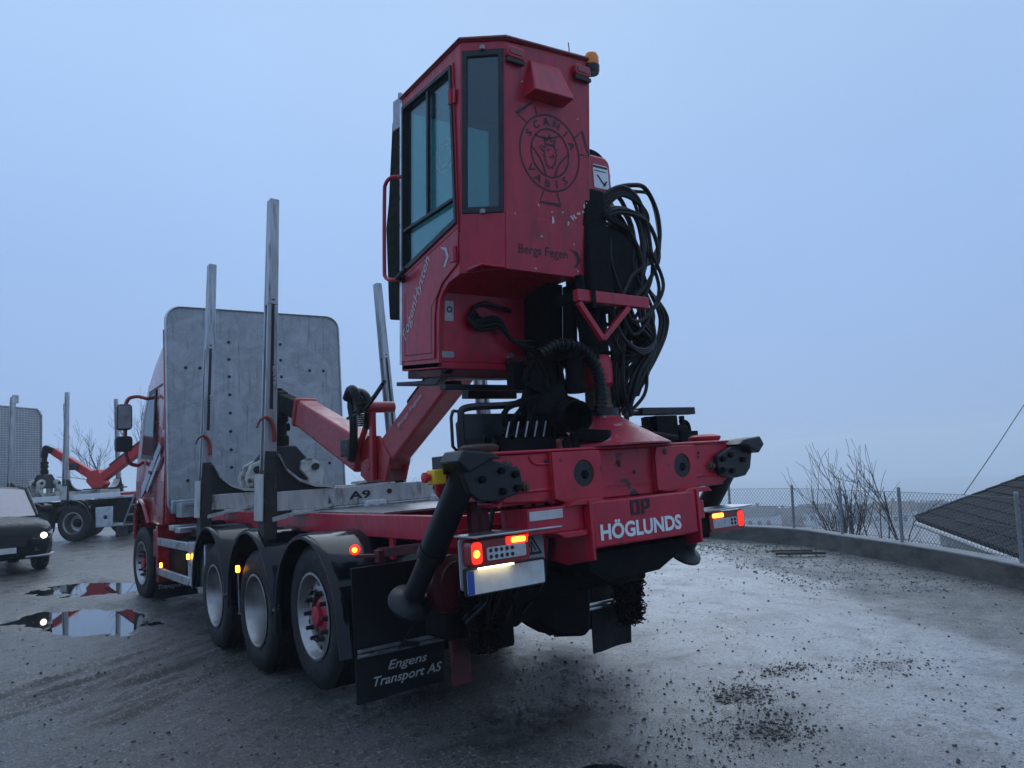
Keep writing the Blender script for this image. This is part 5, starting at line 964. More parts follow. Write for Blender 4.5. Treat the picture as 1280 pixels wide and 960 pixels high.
# recess wall, sloping underside, floor
b.prism([(XL+th, .0), (XR, .0), (XR, .47), (XL+th, .47)], (0, -.135, 0), (1, 0, 0), (0, 0, 1), (0, th, 0))
b.prism([(-.11, .44), (-.20, .49), (-.35, .535), (-.606, .56), (-.606, .575), (-.11, .575)], (XL+th, 0, 0), (0, 1, 0), (0, 0, 1), (XR-XL-th, 0, 0)); b.prism([(-.45, .56), (-.606, .562), (-.606, .575), (-.45, .575)], (XR, 0, 0), (0, 1, 0), (0, 0, 1), (.105, 0, 0))
b.box(XL, XR, -.15, .365, -.045, .0)
cabin = b.build('operator_cabin', 'red', T, bevel=.006, loc=(0, -1.2, 2.34), rot=(R_(6.3), 0, 0)); Cb = cabin
# roof
r = MB(); pl = [(XL-.012, .375), (XL-.012, -.41), (-.65, -.62), (.06, -.62), (XR+.01, -.44), (XR+.01, .375)]
def rz_(x, y, e): return 1.875+(.365-y)*.142*(1 if y > -.41 else 1)-max(0, (-.406-y))*.24+(x+.85)*.065+e
vs = [(x, y, rz_(x, y, .0)) for x, y in pl]+[(x, y, rz_(x, y, .028)) for x, y in pl]+[(x*.86-.05, y*.86, rz_(x, y, .060)) for x, y in pl]; k = 6
r.add(vs, [tuple(range(5, -1, -1)), tuple(range(12, 18))]+[(i+o, (i+1) % k+o, (i+1) % k+o+6, i+o+6) for o in (0, 6) for i in range(k)]); r.build('roof', 'red', Cb, bevel=.006)
rs = MB(); rs.tube([(x, y, rz_(x, y, .012)) for x, y in (pl[0], (XL-.012, -.02), pl[1], pl[2], pl[3])], .008, 6); rs.build('roof_edge', 'red_dark', Cb)
# door with its raised frame and panes
d = MB(); do = [(.345, .02), (-.105, .02), (-.105, .30), (-.13, .42), (-.20, .50), (-.385, .60), (-.395, .86), (-.325, 1.885), (.345, 1.83)]
x_ = XL-.010
d.prism([(.345, .02), (-.105, .02), (-.105, .30), (-.13, .42), (-.20, .50), (-.385, .60), (-.395, .82), (.345, .60)], (x_, 0, 0), (0, 1, 0), (0, 0, 1), (.009, 0, 0))
d.frame([(.345, .60), (-.395, .82), (-.330, 1.885), (.345, 1.83)], win, (x_, 0, 0), (0, 1, 0), (0, 0, 1), (.009, 0, 0)); door = d.build('door', 'red', Cb, bevel=.004)
q = MB(); stroke(q, [(.29, .06), (-.065, .06), (-.065, .36), (-.17, .46), (.29, .46 if False else .40)][:4], .006, (x_-.002, 0, 0), (0, 1, 0), (0, 0, 1)); stroke(q, [(.30, .50), (.30, .06), (-.07, .06)], .006, (x_-.0025, 0, 0), (0, 1, 0), (0, 0, 1)); q.build('door_crease', 'red_dark', door)
sl2 = MB(); wo = [(.335, .63), (-.385, .855), (-.318, 1.868), (.335, 1.808)]; wi = [(.318, .668), (-.362, .882), (-.300, 1.842), (.318, 1.786)]
sl2.frame(wo, wi, (x_-.012, 0, 0), (0, 1, 0), (0, 0, 1), (.035, 0, 0)); sl2.beam((x_+.003, .305, .93), (x_+.003, -.345, 1.01), .03, .018, (0, 0, 1)); sl2.beam((x_+.003, -.02, .965), (x_+.003, -.02, 1.80), .024, .022, (0, 1, 0)); sl2.build('window_frame', 'black', door)
for nm, pp in (('pane', [(.322, .94), (-.02, .98), (-.02, 1.81), (.322, 1.788)]), ('pane', [(-.02, .98), (-.362, 1.02), (-.300, 1.842), (-.02, 1.81)]), ('pane', [(.322, .668), (-.362, .882), (-.362, 1.015), (.322, .93)])):
    q = MB(); q.prism(pp, (XL+.012, 0, 0), (0, 1, 0), (0, 0, 1), (.005, 0, 0)); q.build(nm, 'glass', door)
# etched roundel on the rear pane
q = MB(); o_, u_, v_ = (XL+.0115, 0, 0), (0, -1, 0), (0, 0, 1)
flatring(q, .20, 1.33, .105, .110, o_, u_, v_, 32); flatring(q, .20, 1.33, .066, .070, o_, u_, v_, 32); q.build('etched_roundel', 'print_grey', door)
# chamfer window
q = MB(); q.frame([(.012, .905), (cl_-.012, .905), (cl_-.012, 1.925), (.012, 1.925)], [(.045, .945), (cl_-.045, .945), (cl_-.045, 1.885), (.045, 1.885)], c0+cn*.008, cu, (0, 0, 1), -cn*.03); q.build('window_frame', 'black', Cb, bevel=.004)
q = MB(); q.prism([(.04, .94), (cl_-.04, .94), (cl_-.04, 1.89), (.04, 1.89)], c0-cn*.008, cu, (0, 0, 1), -cn*.005); q.build('corner_window', 'glass', Cb)
for z in (.915, 1.935): q = MB(); q.box(-.012, .012, -.012, .012, -.012, .012); q.build('window_clip', 'galv', Cb, loc=c0+cu*cl_*.5+cn*.012+vec(0, 0, z))
q = MB(); q.prism([(XL+.05, .34), (XR-.05, .34), (XR-.05, 1.81), (XL+.05, 1.80)], (0, .352, 0), (1, 0, 0), (0, 0, 1), (0, .005, 0)); q.build('windscreen', 'glass', Cb)
q = MB(); q.prism([(.31, .74), (-.39, .74), (-.39, 1.86), (.31, 1.81)], (XR-.012, 0, 0), (0, 1, 0), (0, 0, 1), (.005, 0, 0)); q.build('right_window', 'glass', Cb)
# interior
q = MB(); q.box(-.62, -.2, -.40, -.05, .60, .72); q.prism([(-.64, .70), (-.18, .70), (-.22, 1.25), (-.60, 1.25)], (0, -.48, 0), (1, 0, 0), (0, 0, 1), (0, .12, 0)); q.prism([(-.52, 1.25), (-.30, 1.25), (-.32, 1.42), (-.50, 1.42)], (0, -.46, 0), (1, 0, 0), (0, 0, 1), (0, .09, 0)); q.box(-.55, -.28, -.08, .1, .0, .6); q.build('seat', 'seat', Cb, bevel=.03)
q = MB(); q.prism([(XL+.03, .33), (XL+.03, -.38), (-.63, -.57), (.0, -.57), (XR-.04, -.44), (XR-.04, .33)], (0, 0, 1.872), (1, 0, 0), (0, 1, 0), (0, 0, .012)); q.build('headlining', 'headlining', Cb)
# rear band seam, hood, lamps
q = MB(); q.box(-.645, .05, -.612, -.607, .90, .907); q.box(-.648, .052, -.613, -.607, .556, .905); q.build('lower_band', 'red', Cb, bevel=.002)
q = MB(); hx0, hx1 = -.44, -.13
q.add([(-.465, -.607, 1.90), (-.225, -.607, 1.915), (-.175, -.607, 1.66), (-.505, -.607, 1.65), (-.46, -.628, 1.89), (-.23, -.628, 1.905), (-.18, -.72, 1.68), (-.50, -.72, 1.67)], [(4, 5, 6, 7), (0, 1, 5, 4), (1, 2, 6, 5), (0, 4, 7, 3), (3, 7, 6, 2)]); vh = q.build('vent_hood', 'red', Cb, bevel=.008)
q = MB(); q.box(-.47, -.21, -.612, -.609, 1.655, 1.72); q.build('vent_opening', 'black', vh)
for x0, z0 in ((-.655, 1.885), (-.105, 1.915)):
    q = MB(); q.prism(rrect(x0, x0+.135, z0-.02, z0+.05, .02, 4), (0, -.645, 0), (1, 0, 0), (0, 0, 1), (0, .04, 0)); ml = q.build('marker_lamp', 'red', Cb, bevel=.006)
    q = MB(); q.prism(rrect(x0+.015, x0+.12, z0, z0+.035, .012, 4), (0, -.650, 0), (1, 0, 0), (0, 0, 1), (0, .006, 0)); q.build('lamp_lens', 'lens_red', ml)
    q = MB(); q.box(x0+.005, x0+.14, -.64, -.612, z0-.045, z0-.022); q.build('lamp_base', 'black', ml)
q = MB(); q.lathe([(0, 0), (.05, 0), (.052, .02), (.052, .06), (.04, .085), (0, .095)], (0, 0, 0), (0, 0, 1), 20); bc = q.build('beacon', 'beacon', Cb, loc=(.072, -.60, 2.0))
q = MB(); q.lathe([(0, -.05), (.05, -.05), (.056, -.03), (.056, .005), (0, .005)], (0, 0, 0), (0, 0, 1), 18); q.build('beacon_base', 'black', bc)
q = MB(); q.tube([(-.06, -.52, 2.02), (-.055, -.52, 2.11), (-.045, -.50, 2.17)], .004, 5); q.build('antenna', 'black', Cb)
# emblem
E = (0, -.6085, 0); U = (1, 0, 0); Vz = (0, 0, 1); ecx, ecz, er = -.292, 1.338, .250
q = MB(); flatring(q, ecx, ecz, er-.012, er, E, U, Vz, 64); flatring(q, ecx, ecz, er*.64-.011, er*.64, E, U, Vz, 56)
for a, flip in ((128, 0), (22, 0), (270, 0)):      # the three tabs outside the ring
    ca, sa = math.cos(R_(a)), math.sin(R_(a)); T_ = lambda r_, t_: (ecx+r_*ca-t_*sa, ecz+r_*sa+t_*ca)
    stroke(q, [T_(er, .055), T_(er+.075, .085), T_(er+.075, -.085), T_(er, -.055)], .011, E, U, Vz)
for a in (100, 215, 325):                          # crossing arcs of the three-spoke crank
    pts = []; a0, a1 = a-42, a+42; ri = er*.635
    A0 = vec(ri*math.cos(R_(a0)), ri*math.sin(R_(a0))); A1 = vec(ri*math.cos(R_(a1)), ri*math.sin(R_(a1))); md = (A0+A1)/2*.62
    for k_ in range(13): t_ = k_/12; pts.append((ecx+((1-t_)**2*A0+2*t_*(1-t_)*md+t_*t_*A1)[0], ecz+((1-t_)**2*A0+2*t_*(1-t_)*md+t_*t_*A1)[1]))
    stroke(q, pts, .011, E, U, Vz)
gr = [(-.045, .045), (-.030, .030), (-.052, .020), (-.070, .028), (-.082, .012), (-.066, .000), (-.050, .004), (-.045, -.022), (-.055, -.028), (-.040, -.046), (-.048, -.060), (-.032, -.070), (-.036, -.088), (-.018, -.090), (-.010, -.112), (.004, -.096), (.018, -.104), (.022, -.082), (.040, -.078), (.036, -.056), (.052, -.046), (.042, -.030), (.056, -.014), (.044, .002), (.052, .020), (.036, .028), (.034, .044)]
stroke(q, [(ecx+a, ecz+c+.01) for a, c in gr], .008, E, U, Vz, True)
stroke(q, [(ecx+a, ecz+c+.018) for a, c in [(-.040, .044), (-.052, .078), (-.024, .060), (-.006, .092), (.010, .060), (.040, .076), (.032, .042)]], .010, E, U, Vz)
stroke(q, [(ecx-.028, ecz+.018), (ecx-.006, ecz+.024)], .010, E, U, Vz); stroke(q, [(ecx-.01, ecz-.02), (ecx+.02, ecz-.03), (ecx+.03, ecz-.012), (ecx+.012, ecz-.006)], .007, E, U, Vz)
def arctext(mb, s, cx, cz, r_, a0, a1, size, inward=False):
    n_ = len(s)
    for i, ch in enumerate(s):
        a = a0+(a1-a0)*i/(n_-1); V_, F_ = text_geo(ch, 1., .03); xs = [v[0] for v in V_]; ys = [v[1] for v in V_]; mxx_ = (min(xs)+max(xs))/2; k_ = size/(max(ys)-min(ys)); kx = k_*1.15
        ca, sa = math.cos(R_(a)), math.sin(R_(a)); rad = vec(ca, sa)*(-1 if inward else 1); tan = vec(rad[1], -rad[0]); base = vec(cx, cz)+vec(ca, sa)*r_
        mb.add([np.array(E)+np.array(U)*(base[0]+tan[0]*(x-mxx_)*kx+rad[0]*(y-min(ys))*k_)+np.array(Vz)*(base[1]+tan[1]*(x-mxx_)*kx+rad[1]*(y-min(ys))*k_) for x, y in V_], F_)
arctext(q, 'SCANIA', ecx, ecz, er*.70, 150, 25, .050); arctext(q, 'VABIS', ecx, ecz, er*.90, 218, 308, .050, True)
q.build('emblem', 'print', Cb)
q = MB(); text(q, 'Bergs Fegen', (-.555, -.6145, .645), (1, 0, .012), (0, 0, 1), .40, .078, .012, 0)
pts = [(-.215, .775), (-.12, .755), (-.08, .705), (-.12, .655), (-.165, .645), (-.125, .675), (-.125, .72), (-.155, .75)]
q.build('lettering', 'print', Cb); q = MB(); q.add([(a+.045, -.6146, c_-.032) for a, c_ in pts], [tuple(range(8))]); q.build('swoosh', 'print', Cb)
# door lettering runs up along the diagonal
q = MB(); dv = nrm(vec(0, -.40, .62)); du = nrm(vec(0, .62, .40)); text(q, 'FogenHytten', (x_-.0025, .265, .15), dv, du, .62, .092, .010, .25)
sp_ = [(-.18, .735), (-.26, .72), (-.29, .66), (-.25, .60), (-.22, .60), (-.262, .655), (-.245, .70), (-.20, .722)]; q.build('lettering', 'print_grey', door); q = MB(); q.add([(x_-.0025, a, c_) for a, c_ in sp_], [tuple(range(8))]); q.build('swoosh', 'print_grey', door)
q = MB(); q.box(XL-.006, XL-.001, -.225, -.165, .27, .42); q.build('sticker', 'plateboard', Cb, loc=(.033, .03, 0)) if False else None
q = MB(); q.prism([(-.80, .27), (-.735, .27), (-.735, .40), (-.80, .40)], (0, -.1385, 0), (1, 0, 0), (0, 0, 1), (0, .003, 0)); stk = q.build('sticker', 'print_grey', Cb); q = MB(); flatring(q, -.7675, .345, .012, .022, (0, -.1395, 0), (1, 0, 0), (0, 0, 1), 20); q.build('sticker_print', 'black', stk)
# paint chips
gch = np.random.default_rng(77)
for x, z, s_ in ((.0, 1.03, .03), (-.01, 1.00, .02), (-.05, .98, .022), (.02, 1.055, .016), (-.11, .945, .022), (-.09, .955, .018), (-.39, .985, .012), (-.28, .96, .010), (-.19, .97, .010), (-.52, 1.75, .009), (-.06, 1.61, .008), (-.37, .79, .012), (-.10, .77, .008), (-.28, .908, .03), (-.15, .903, .018), (-.58, .905, .008), (-.42, .58, .012), (-.07, .60, .010)):
    a = gch.random()*3; pp = [(x+s_*(.5+.6*gch.random())*math.cos(t_)*(1 if abs(math.cos(t_-a)) > .6 else .35), z+s_*(.5+.6*gch.random())*math.sin(t_)*(1 if abs(math.cos(t_-a)) > .6 else .35)) for t_ in np.linspace(0, 6.28, 8)[:-1]]
    q = MB(); q.prism(pp, (0, -.6152 if z < .91 else -.6088, 0), (1, 0, 0), (0, 0, 1), (0, .0015, 0)); q.build('paint_chip', 'reflect', Cb)
# handle, hinges, grab rail, step, front guard
q = MB(); q.tube([(x_-.005, .335, .60), (x_-.05, .32, .60), (x_-.055, .23, .63), (x_-.05, .20, .64)], .018, 8); q.lathe([(0, 0), (.03, 0), (.03, .02), (0, .02)], (x_, .325, .60), (-1, 0, 0), 12); q.build('door_handle', 'black', door)
for z in (.66, 1.66): q = MB(); q.cyl((x_-.012, -.375+.05*(z > 1), z-.05), (x_-.012, -.37+.05*(z > 1), z+.05), .014, n=8); q.box(x_-.008, x_, -.37, -.30, z-.045, z+.045); q.build('hinge', 'red', door, bevel=.002)
q = MB(); q.tube(cr([(XL-.01, .345, 1.32), (XL-.05, .42, 1.33), (XL-.06, .50, 1.30), (XL-.06, .52, 1.20), (XL-.06, .52, .72), (XL-.06, .50, .63), (XL-.05, .42, .60), (XL-.01, .345, .60)], 5), .014, 8); q.build('grab_rail', 'red', Cb)
q = MB(); q.box(XL, XL+.03, .366, .40, .0, 1.86); q.build('pillar_strip', 'alu', Cb)
q = MB(); q.prism([(.42, .32), (.60, .34), (.62, .50), (.66, 1.02), (.62, 1.20), (.56, 1.78), (.42, 1.80)], (XL+.02, 0, 0), (0, 1, 0), (0, 0, 1), (.03, 0, 0)); q.prism([(XL+.02, .30), (XR, .30), (XR, 1.75), (XL+.02, 1.75)], (0, .60, 0), (1, 0, 0), (0, 0, 1), (0, .015, 0)) if False else None; q.build('screen_guard', 'dark', Cb, bevel=.01)
q = MB(); q.box(XL+.01, XL+.08, .42, .53, 1.70, 1.92); q.cyl((XL+.04, .47, 1.92), (XL+.04, .47, 1.97), .018, n=8); q.build('work_lamp', 'galv', Cb, bevel=.008)
q = MB(); q.box(-.80, -.52, .10, .55, -.145, -.115); q.prism([(-.20, -.045), (-.08, -.045), (.10, -.115), (.10, -.15), (-.05, -.15)], (-.82, 0, 0), (0, 1, 0), (0, 0, 1), (.06, 0, 0)); q.box(-.82, -.1, -.18, -.10, -.185, -.145); q.box(-.5, -.08, .05, .14, -.24, -.16); q.box(-.14, -.06, -.16, -.02, -.2, -.04); q.build('step', 'darkpaint', Cb, bevel=.006)
q = MB(); q.box(-.84, -.06, -.152, .3, -.10, -.046); q.box(-.32, .10, -.32, -.14, -.02, .04); q.beam((-.30, -.36, .02), (.06, -.45, .04), .06, .05); q.build('mount_frame', 'red_dark', Cb, bevel=.006)
q = MB()
for k_ in range(4):
    o = .02*k_; q.tube(cr([(-.60+o, -.165, .36-o), (-.64+o, -.18, .28), (-.56, -.19, .22+o), (-.42, -.20, .24+o), (-.32, -.22, .16), (-.18, -.25, .09+o), (.02, -.32, .10)], 7), .011+.004*(k_ % 2), 7)
q.tube(cr([(-.60, -.165, .36), (-.52, -.17, .40), (-.40, -.18, .38), (-.30, -.18, .36)], 6), .014, 7)
q.build('cabin_cables', 'hose', Cb)
q = MB(); q.box(-.16, -.02, -.40, -.14, .06, .54); q.cyl((.0, -.45, .10), (.0, -.45, .52), .05, n=14); q.tube(cr([(-.05, -.55, .50), (-.02, -.56, .30), (.06, -.52, .14), (.16, -.45, .10)], 6), .02, 8); q.build('hydraulic_unit', 'dark', Cb, bevel=.01)
q = MB(); q.lathe([(0, 0), (.035, 0), (.03, .012), (0, .012)], (-.27, -.137, .045), (0, -1, 0), 14); q.prism(rrect(-.83, -.73, .03, .07, .015, 3), (0, -.1385, 0), (1, 0, 0), (0, 0, 1), (0, .003, 0)); q.build('drain_plug', 'steel', Cb)
# ================================================================== THE SECOND TIMBER TRUCK, PARKED BEHIND
bt = empty('parked_timber_truck', (.02, 20.66, .37), R_(45.8)); tag(bt, 'second timber truck with bright red crane parked behind, left of the driver\'s cab', 'truck')
q = MB()
for sg in (-1, 1): q.box(sg*.4-.05, sg*.4+.05, -4.2, 5.5, .8, 1.05)
q.box(-.9, .9, -4.0, 3.0, 1.06, 1.16); q.build('chassis_frame', 'dark', bt)
q = MB(); q.box(-1.15, -1.02, -4.2, 2.9, 1.20, 1.34); q.box(1.02, 1.15, -4.2, 2.9, 1.20, 1.34); q.build('deck_rail', 'white', bt, bevel=.01)
q = MB(); q.box(-1.156, -1.152, -2.6, -1.45, 1.24, 1.31); q.build('reflector_strip', 'red_bg', bt)
q = MB(); q.box(-1.14, -.6, -1.9, -.6, 1.17, 1.195); q.build('side_shelf', 'galv', bt)
for x, y in ((-1.09, 0), (-1.09, 1.30), (1.115, 0), (1.115, 1.30), (-1.115, -4.0)): make_wheel('dish', bt, (x, y, .52), -1 if x < 0 else 1)
Tsave = T; T = bt
for yc in (0, 1.30): mudguard(yc, .56, .62, -1, .55, .55)
T = Tsave
q = MB(); q.box(-1.22, -.75, -1.25, -.70, .36, .94); tb = q.build('tool_box', 'alu', bt, bevel=.012); q = MB(); q.lathe([(0, 0), (.06, 0), (.06, .01), (0, .012)], (-1.222, -1.02, .64), (-1, 0, 0), 14); q.build('box_lock', 'black', tb)
q = MB(); q.prism([(-1.9, .5), (-1.3, .45), (-1.25, 1.1), (-1.6, 1.15), (-1.9, 1.0)], (-1.1, 0, 0), (0, 1, 0), (0, 0, 1), (.4, 0, 0)); q.build('fuel_tank', 'dark', bt, bevel=.06)
lad = MB(); lad.beam((-1.2, -1.55, .35), (-1.2, -1.95, 1.25), .03, .06, (1, 0, 0)); lad.beam((-1.2, -2.4, .35), (-1.2, -2.5, 1.25), .03, .06, (1, 0, 0))
for z in (.40, .68, .95): lad.box(-1.22, -1.18, -2.45, -1.55-.44*(z-.35), z-.02, z+.02)
lad.build('ladder', 'steel', bt)
fl_ = MB(); fl_.box(-1.22, -.7, -1.35, -1.33, .05, .36); fl_.build('mud_flap', 'flap', bt)
for y, tops in ((.30, (4.38, 4.36)), (2.12, (4.38, 4.36))): stake_bunk(bt, y, 1.45, top=4.38, tops=tops, simple=True, hook=False, xtip=.12)
stake_bunk(bt, -2.4, 1.45, top=4.34, simple=True, hook=False, xtip=.12)
q = MB(); hbp2 = [(-1.2, 1.3), (1.2, 1.3), (1.2, 4.05), (1.0, 4.25), (-1.0, 4.25), (-1.2, 4.05)]; q.prism(hbp2, (0, 3.1, 0), (1, 0, 0), (0, 0, 1), (0, .03, 0)); hb2 = q.build('headboard', 'gridback', bt)
gq = MB()
for i in range(21): x = -1.18+2.36*i/20; gq.box(x-.008, x+.008, 3.085, 3.099, 1.32, 4.22 if abs(x) < 1.0 else 4.05)
for i in range(39): z = 1.34+i*.0745; gq.box(-1.18, 1.18, 3.075, 3.0845, z-.012, z+.012)
gq.build('grid_bars', 'gridpanel', hb2); q = MB(); q.frame(hbp2, [(a*.97, (c-2.8)*.972+2.8) for a, c in hbp2], (0, 3.06, 0), (1, 0, 0), (0, 0, 1), (0, .08, 0)); q.build('board_edge', 'steel', hb2)
q = MB(); q.box(.02, .12, 3.08, 3.16, 4.25, 4.50); q.prism(rrect(-.02, .20, 4.36, 4.62, .03, 3), (0, 3.05, 0), (1, 0, 0), (0, 0, 1), (0, .05, 0)); q.build('work_lamp', 'galv', hb2)
q = MB(); q.box(-1.15, 1.15, 3.4, 5.4, 1.0, 3.6); q.build('driver_cab', 'red_cab', bt, bevel=.1)
q = MB(); q.beam((.0, -3.0, 3.65), (0, .05, 1.75), .24, .26, (0, 0, 1)); q.prism([(-.20, .0), (.05, .45), (.35, .40), (.45, .1), (.25, -.12), (-.1, -.12)], (-.14, .0, 1.62), (0, 1, 0), (0, 0, 1), (.28, 0, 0)); bm2 = q.build('main_boom', 'red_bg', bt, bevel=.02)
q = MB(); q.cyl((-.02, -2.6, 3.62), (-.02, -.3, 2.16), .06, n=10); q.box(-.2, .2, -.7, .5, 1.46, 1.50); q.build('boom_cylinder', 'black', bm2)
q = MB(); q.beam((0, .25, 1.86), (0, 1.62, 2.72), .2, .26, (0, 0, 1), .18, .22); jb2 = q.build('jib', 'red_bg', bt, bevel=.02)
q = MB(); q.beam((0, 1.55, 2.68), (0, 1.95, 2.86), .13, .18, (0, 0, 1)); q.beam((0, 1.90, 2.90), (0, 1.98, 2.55), .12, .16, (0, 1, 0)); q.build('jib_extension', 'dark', jb2, bevel=.01)
q = MB(); q.box(-.18, -.1, .72, .98, 2.10, 2.3); q.build('work_lamp', 'carblack', jb2)
grapple(bt, (0, 1.96, 1.82), 1.0)
q = MB(); q.lathe([(.3, 0), (.2, .3), (.16, .5), (.15, 2.5)], (0, -3.2, 1.16), (0, 0, 1), 16); q.build('crane_column', 'red_bg', bt)
# ================================================================== PARKED CAR
car = empty('parked_car', (-2.86, 11.0, .30), R_(7)); tag(car, 'dark grey car with a lit headlight at the left edge', 'car')
# local: front faces -y; half width by station
st = [(-.10, .50, .42, .62, .70), (-.02, .78, .30, .80, .86), (.15, .88, .26, .86, .93), (.55, .91, .24, .93, .99), (1.05, .915, .24, .97, 1.05), (1.10, .915, .24, .97, 1.06), (2.0, .915, .24, 1.0, 1.07), (3.3, .91, .26, 1.02, 1.09), (4.2, .86, .32, 1.0, 1.08), (4.45, .70, .45, .9, .98)]
q = MB(); vs = []
for y, hw_, zb, zs, zc_ in st:
    vs += [(-hw_*.86, y, zb), (-hw_*.97, y, zb+.14), (-hw_, y, (zb+zs)/2), (-hw_*.965, y, zs-.02), (-hw_*.80, y, zs+(zc_-zs)*.55), (-hw_*.35, y, zc_), (hw_*.35, y, zc_), (hw_*.80, y, zs+(zc_-zs)*.55), (hw_*.965, y, zs-.02), (hw_, y, (zb+zs)/2), (hw_*.97, y, zb+.14), (hw_*.86, y, zb)]
k = 12; fs = [(i*k+j, i*k+(j+1) % k, (i+1)*k+(j+1) % k, (i+1)*k+j) for i in range(len(st)-1) for j in range(k)]+[tuple(range(k)), tuple((len(st)-1)*k+j for j in range(k))]
q.add(vs, fs); cbod = q.build('body', 'carpaint', car, smooth=45)
gh_ = [(1.0, .78, 1.03), (1.75, .66, 1.60), (2.2, .62, 1.66), (3.4, .62, 1.62), (4.15, .70, 1.10)]
q = MB(); vs = []
for y, hw_, z in gh_: vs += [(-hw_-.09*(z > 1.2), y, z-.06 if z > 1.2 else z), (-hw_*.5, y, z), (hw_*.5, y, z), (hw_+.09*(z > 1.2), y, z-.06 if z > 1.2 else z)]
for y in (1.0, 4.15): pass
k = 4; fs = [(i*k+j, i*k+j+1, (i+1)*k+j+1, (i+1)*k+j) for i in range(4) for j in range(3)]
# side glass and pillars
sidel = [(-.84, 1.0, 1.03), (-.71, 1.75, 1.54), (-.71, 2.2, 1.60), (-.71, 3.4, 1.56), (-.80, 4.15, 1.08)]
q.add(vs, fs[3:9]); 
q.build('roof', 'carpaint', car, smooth=50)
q = MB(); q.add([vs[0], vs[1], vs[2], vs[3], vs[7], vs[6], vs[5], vs[4]], [(0, 1, 6, 7), (1, 2, 5, 6), (2, 3, 4, 5)]); q.build('windscreen', 'carglass', car, smooth=60)
q = MB(); q.add(vs[12:20], [(0, 1, 5, 4), (1, 2, 6, 5), (2, 3, 7, 6)]); q.build('rear_window', 'carglass', car)
for sg in (-1, 1):
    q = MB(); s0 = [(sg*.80, 1.05, 1.02), (sg*.75, 1.75, 1.54), (sg*.71, 2.2, 1.60), (sg*.71, 3.4, 1.56), (sg*.79, 4.10, 1.08)]; q.add(s0+[(x-sg*.02, y, z) for x, y, z in s0], [(0, 1, 2, 3, 4), (9, 8, 7, 6, 5)]+[(i, (i+1) % 5, 5+(i+1) % 5, 5+i) for i in range(5)]); q.build('side_window', 'carglass', car)
    q = MB(); q.tube([(sg*.79, 1.0, 1.02), (sg*.74, 1.75, 1.56), (sg*.70, 2.2, 1.62), (sg*.70, 3.4, 1.58), (sg*.78, 4.15, 1.08)], .032, 8); q.build('pillar', 'carpaint', car)
    q = MB(); q.lathe([(0, -.11), (.05, -.09), (.085, 0), (.075, .07), (0, .10)], (sg*1.03, 1.35, 1.14), (1, .1, 0), 14); q.beam((sg*.86, 1.36, 1.08), (sg*1.0, 1.35, 1.12), .06, .04); q.build('mirror', 'carpaint', car)
    q = MB(); q.add([(sg*.52, -.055, .70), (sg*.80, .0, .73), (sg*.90, .22, .78), (sg*.89, .20, .66), (sg*.78, -.03, .62), (sg*.52, -.09, .63)], [(0, 1, 2, 3, 4, 5)]); q.add([(sg*.52, .05, .70), (sg*.78, .1, .73), (sg*.86, .28, .77), (sg*.85, .28, .66), (sg*.75, .1, .62), (sg*.5, .05, .63)], [(0, 1, 2, 3, 4, 5)]); hlp = q.build('headlight', 'lens_white', car)
    q = MB(); q.lathe([(0, 0), (.055, 0), (.05, .02), (0, .03)], (sg*.70, -.045, .672), (sg*.25, -1, 0), 16); q.build('headlight_bulb', 'glow_head', hlp)
    q = MB(); q.add([(sg*.55, -.08, .40), (sg*.84, .03, .42), (sg*.86, .06, .54), (sg*.56, -.07, .52)], [(0, 1, 2, 3)]); q.build('fog_lamp_recess', 'carblack', car)
    q = MB(); q.tube([(sg*.40, -.115, .31), (sg*.78, -.03, .31), (sg*.88, .12, .33)], .022, 8); q.build('bumper_trim', 'galv', car)
q = MB(); q.prism(rrect(-.42, .42, .50, .68, .04, 4), (0, -.115, 0), (1, 0, 0), (0, 0, 1), (0, .03, 0)); q.build('grille', 'carblack', car)
q = MB(); q.prism(rrect(-.26, .26, .40, .50, .01, 3), (0, -.13, 0), (1, 0, 0), (0, 0, 1), (0, .012, 0)); q.build('licence_plate', 'plate', car)
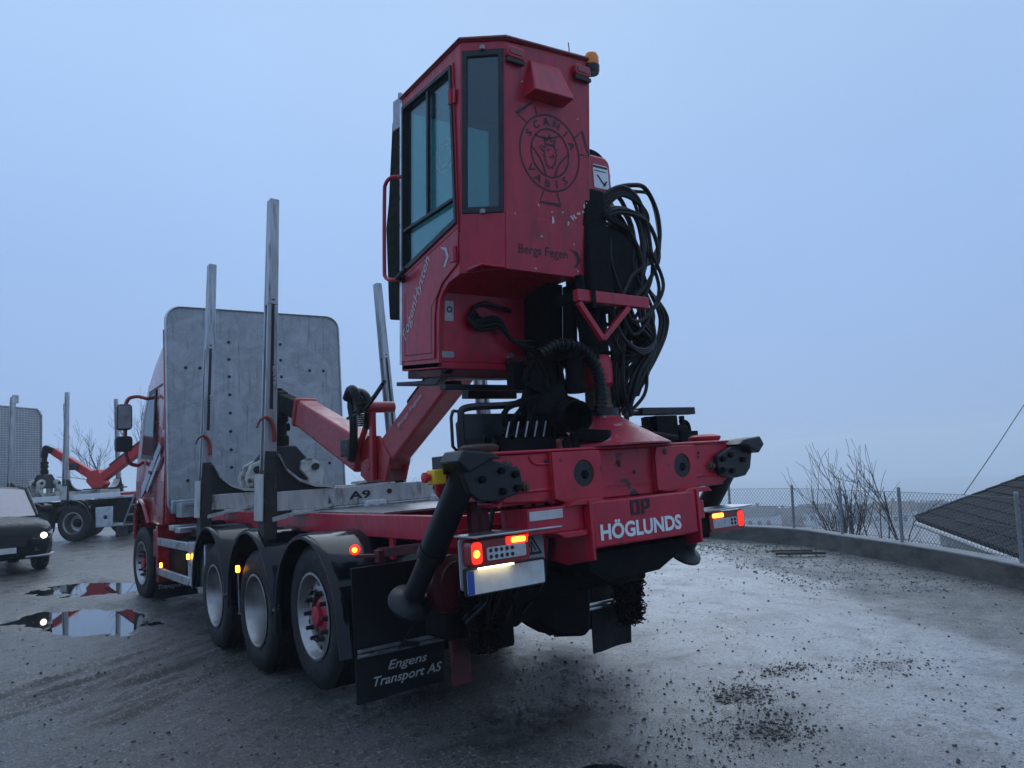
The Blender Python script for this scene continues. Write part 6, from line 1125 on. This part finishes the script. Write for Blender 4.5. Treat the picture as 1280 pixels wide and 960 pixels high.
for x, y in ((-.80, .82), (.80, .82), (-.80, 3.5), (.80, 3.5)):
    q = MB(); q.lathe([(.20, -.10), (.30, -.11), (.335, -.07), (.335, .07), (.30, .11), (.20, .10)], (0, 0, 0), (1, 0, 0), 36, close=True); wq_ = q.build('wheel', 'rubber', car, loc=(x, y, .335)); q = MB(); sg = -1 if x < 0 else 1; q.lathe([(.205, sg*.10), (.19, sg*.09), (.06, sg*.095), (0, sg*.095)], (0, 0, 0), (1, 0, 0), 28); q.build('rim', 'alu', wq_)
    q = MB(); q.tube([(x+sg*.105, y+.37*math.cos(R_(a)), .335+.37*math.sin(R_(a))) for a in range(0, 181, 15)], .02, 6); q.build('arch_lip', 'carblack', car)

# ================================================================== SNOW CHAINS HUNG AT THE REAR
def snow_chain(c, wd, ht, dp, n, label, seed):
    g = np.random.default_rng(seed); q = MB(); r0, r1 = .020, .0055
    for i in range(n):
        u = g.random(); v = g.random(); x = (u-.5)*wd*(1-.35*v); z = -ht*v-.03*g.random(); y = dp*(g.random()-.5)
        ax = nrm(g.normal(size=3)); e1, e2 = perp(ax); vs = []; fs = []
        for k in range(7):
            a = 2*math.pi*k/7; d = e1*math.cos(a)*1.5+e2*math.sin(a); p_ = np.array([x, y, z])+d*r0
            for m_ in range(3): b = 2*math.pi*m_/3; vs.append(p_+(nrm(d)*math.cos(b)+ax*math.sin(b))*r1)
        for k in range(7):
            for m_ in range(3): fs.append((k*3+m_, k*3+(m_+1) % 3, ((k+1) % 7)*3+(m_+1) % 3, ((k+1) % 7)*3+m_))
        q.add(vs, fs)
    for k in range(9):
        x = (k/8-.5)*wd*.9; q.tube([(x, 0, .02), (x*.9, .0, -ht*.5), (x*.7, .01, -ht*.95)], .014, 5)
    q.tube([(-wd*.5, 0, .02), (0, 0, .035), (wd*.5, 0, .02)], .014, 6)
    tag(q.build('snow_chain', 'dark', loc=c), label, 'snow chain', 'snow chains hung under the truck tail')
snow_chain((1.05, -.93, .77), .33, .46, .10, 420, 'black snow chain hanging beside the right mud flap', 5)
snow_chain((-.73, -1.50, .95), .27, .42, .10, 420, 'black snow chain hanging below the licence plate beside the left mud flap', 6)
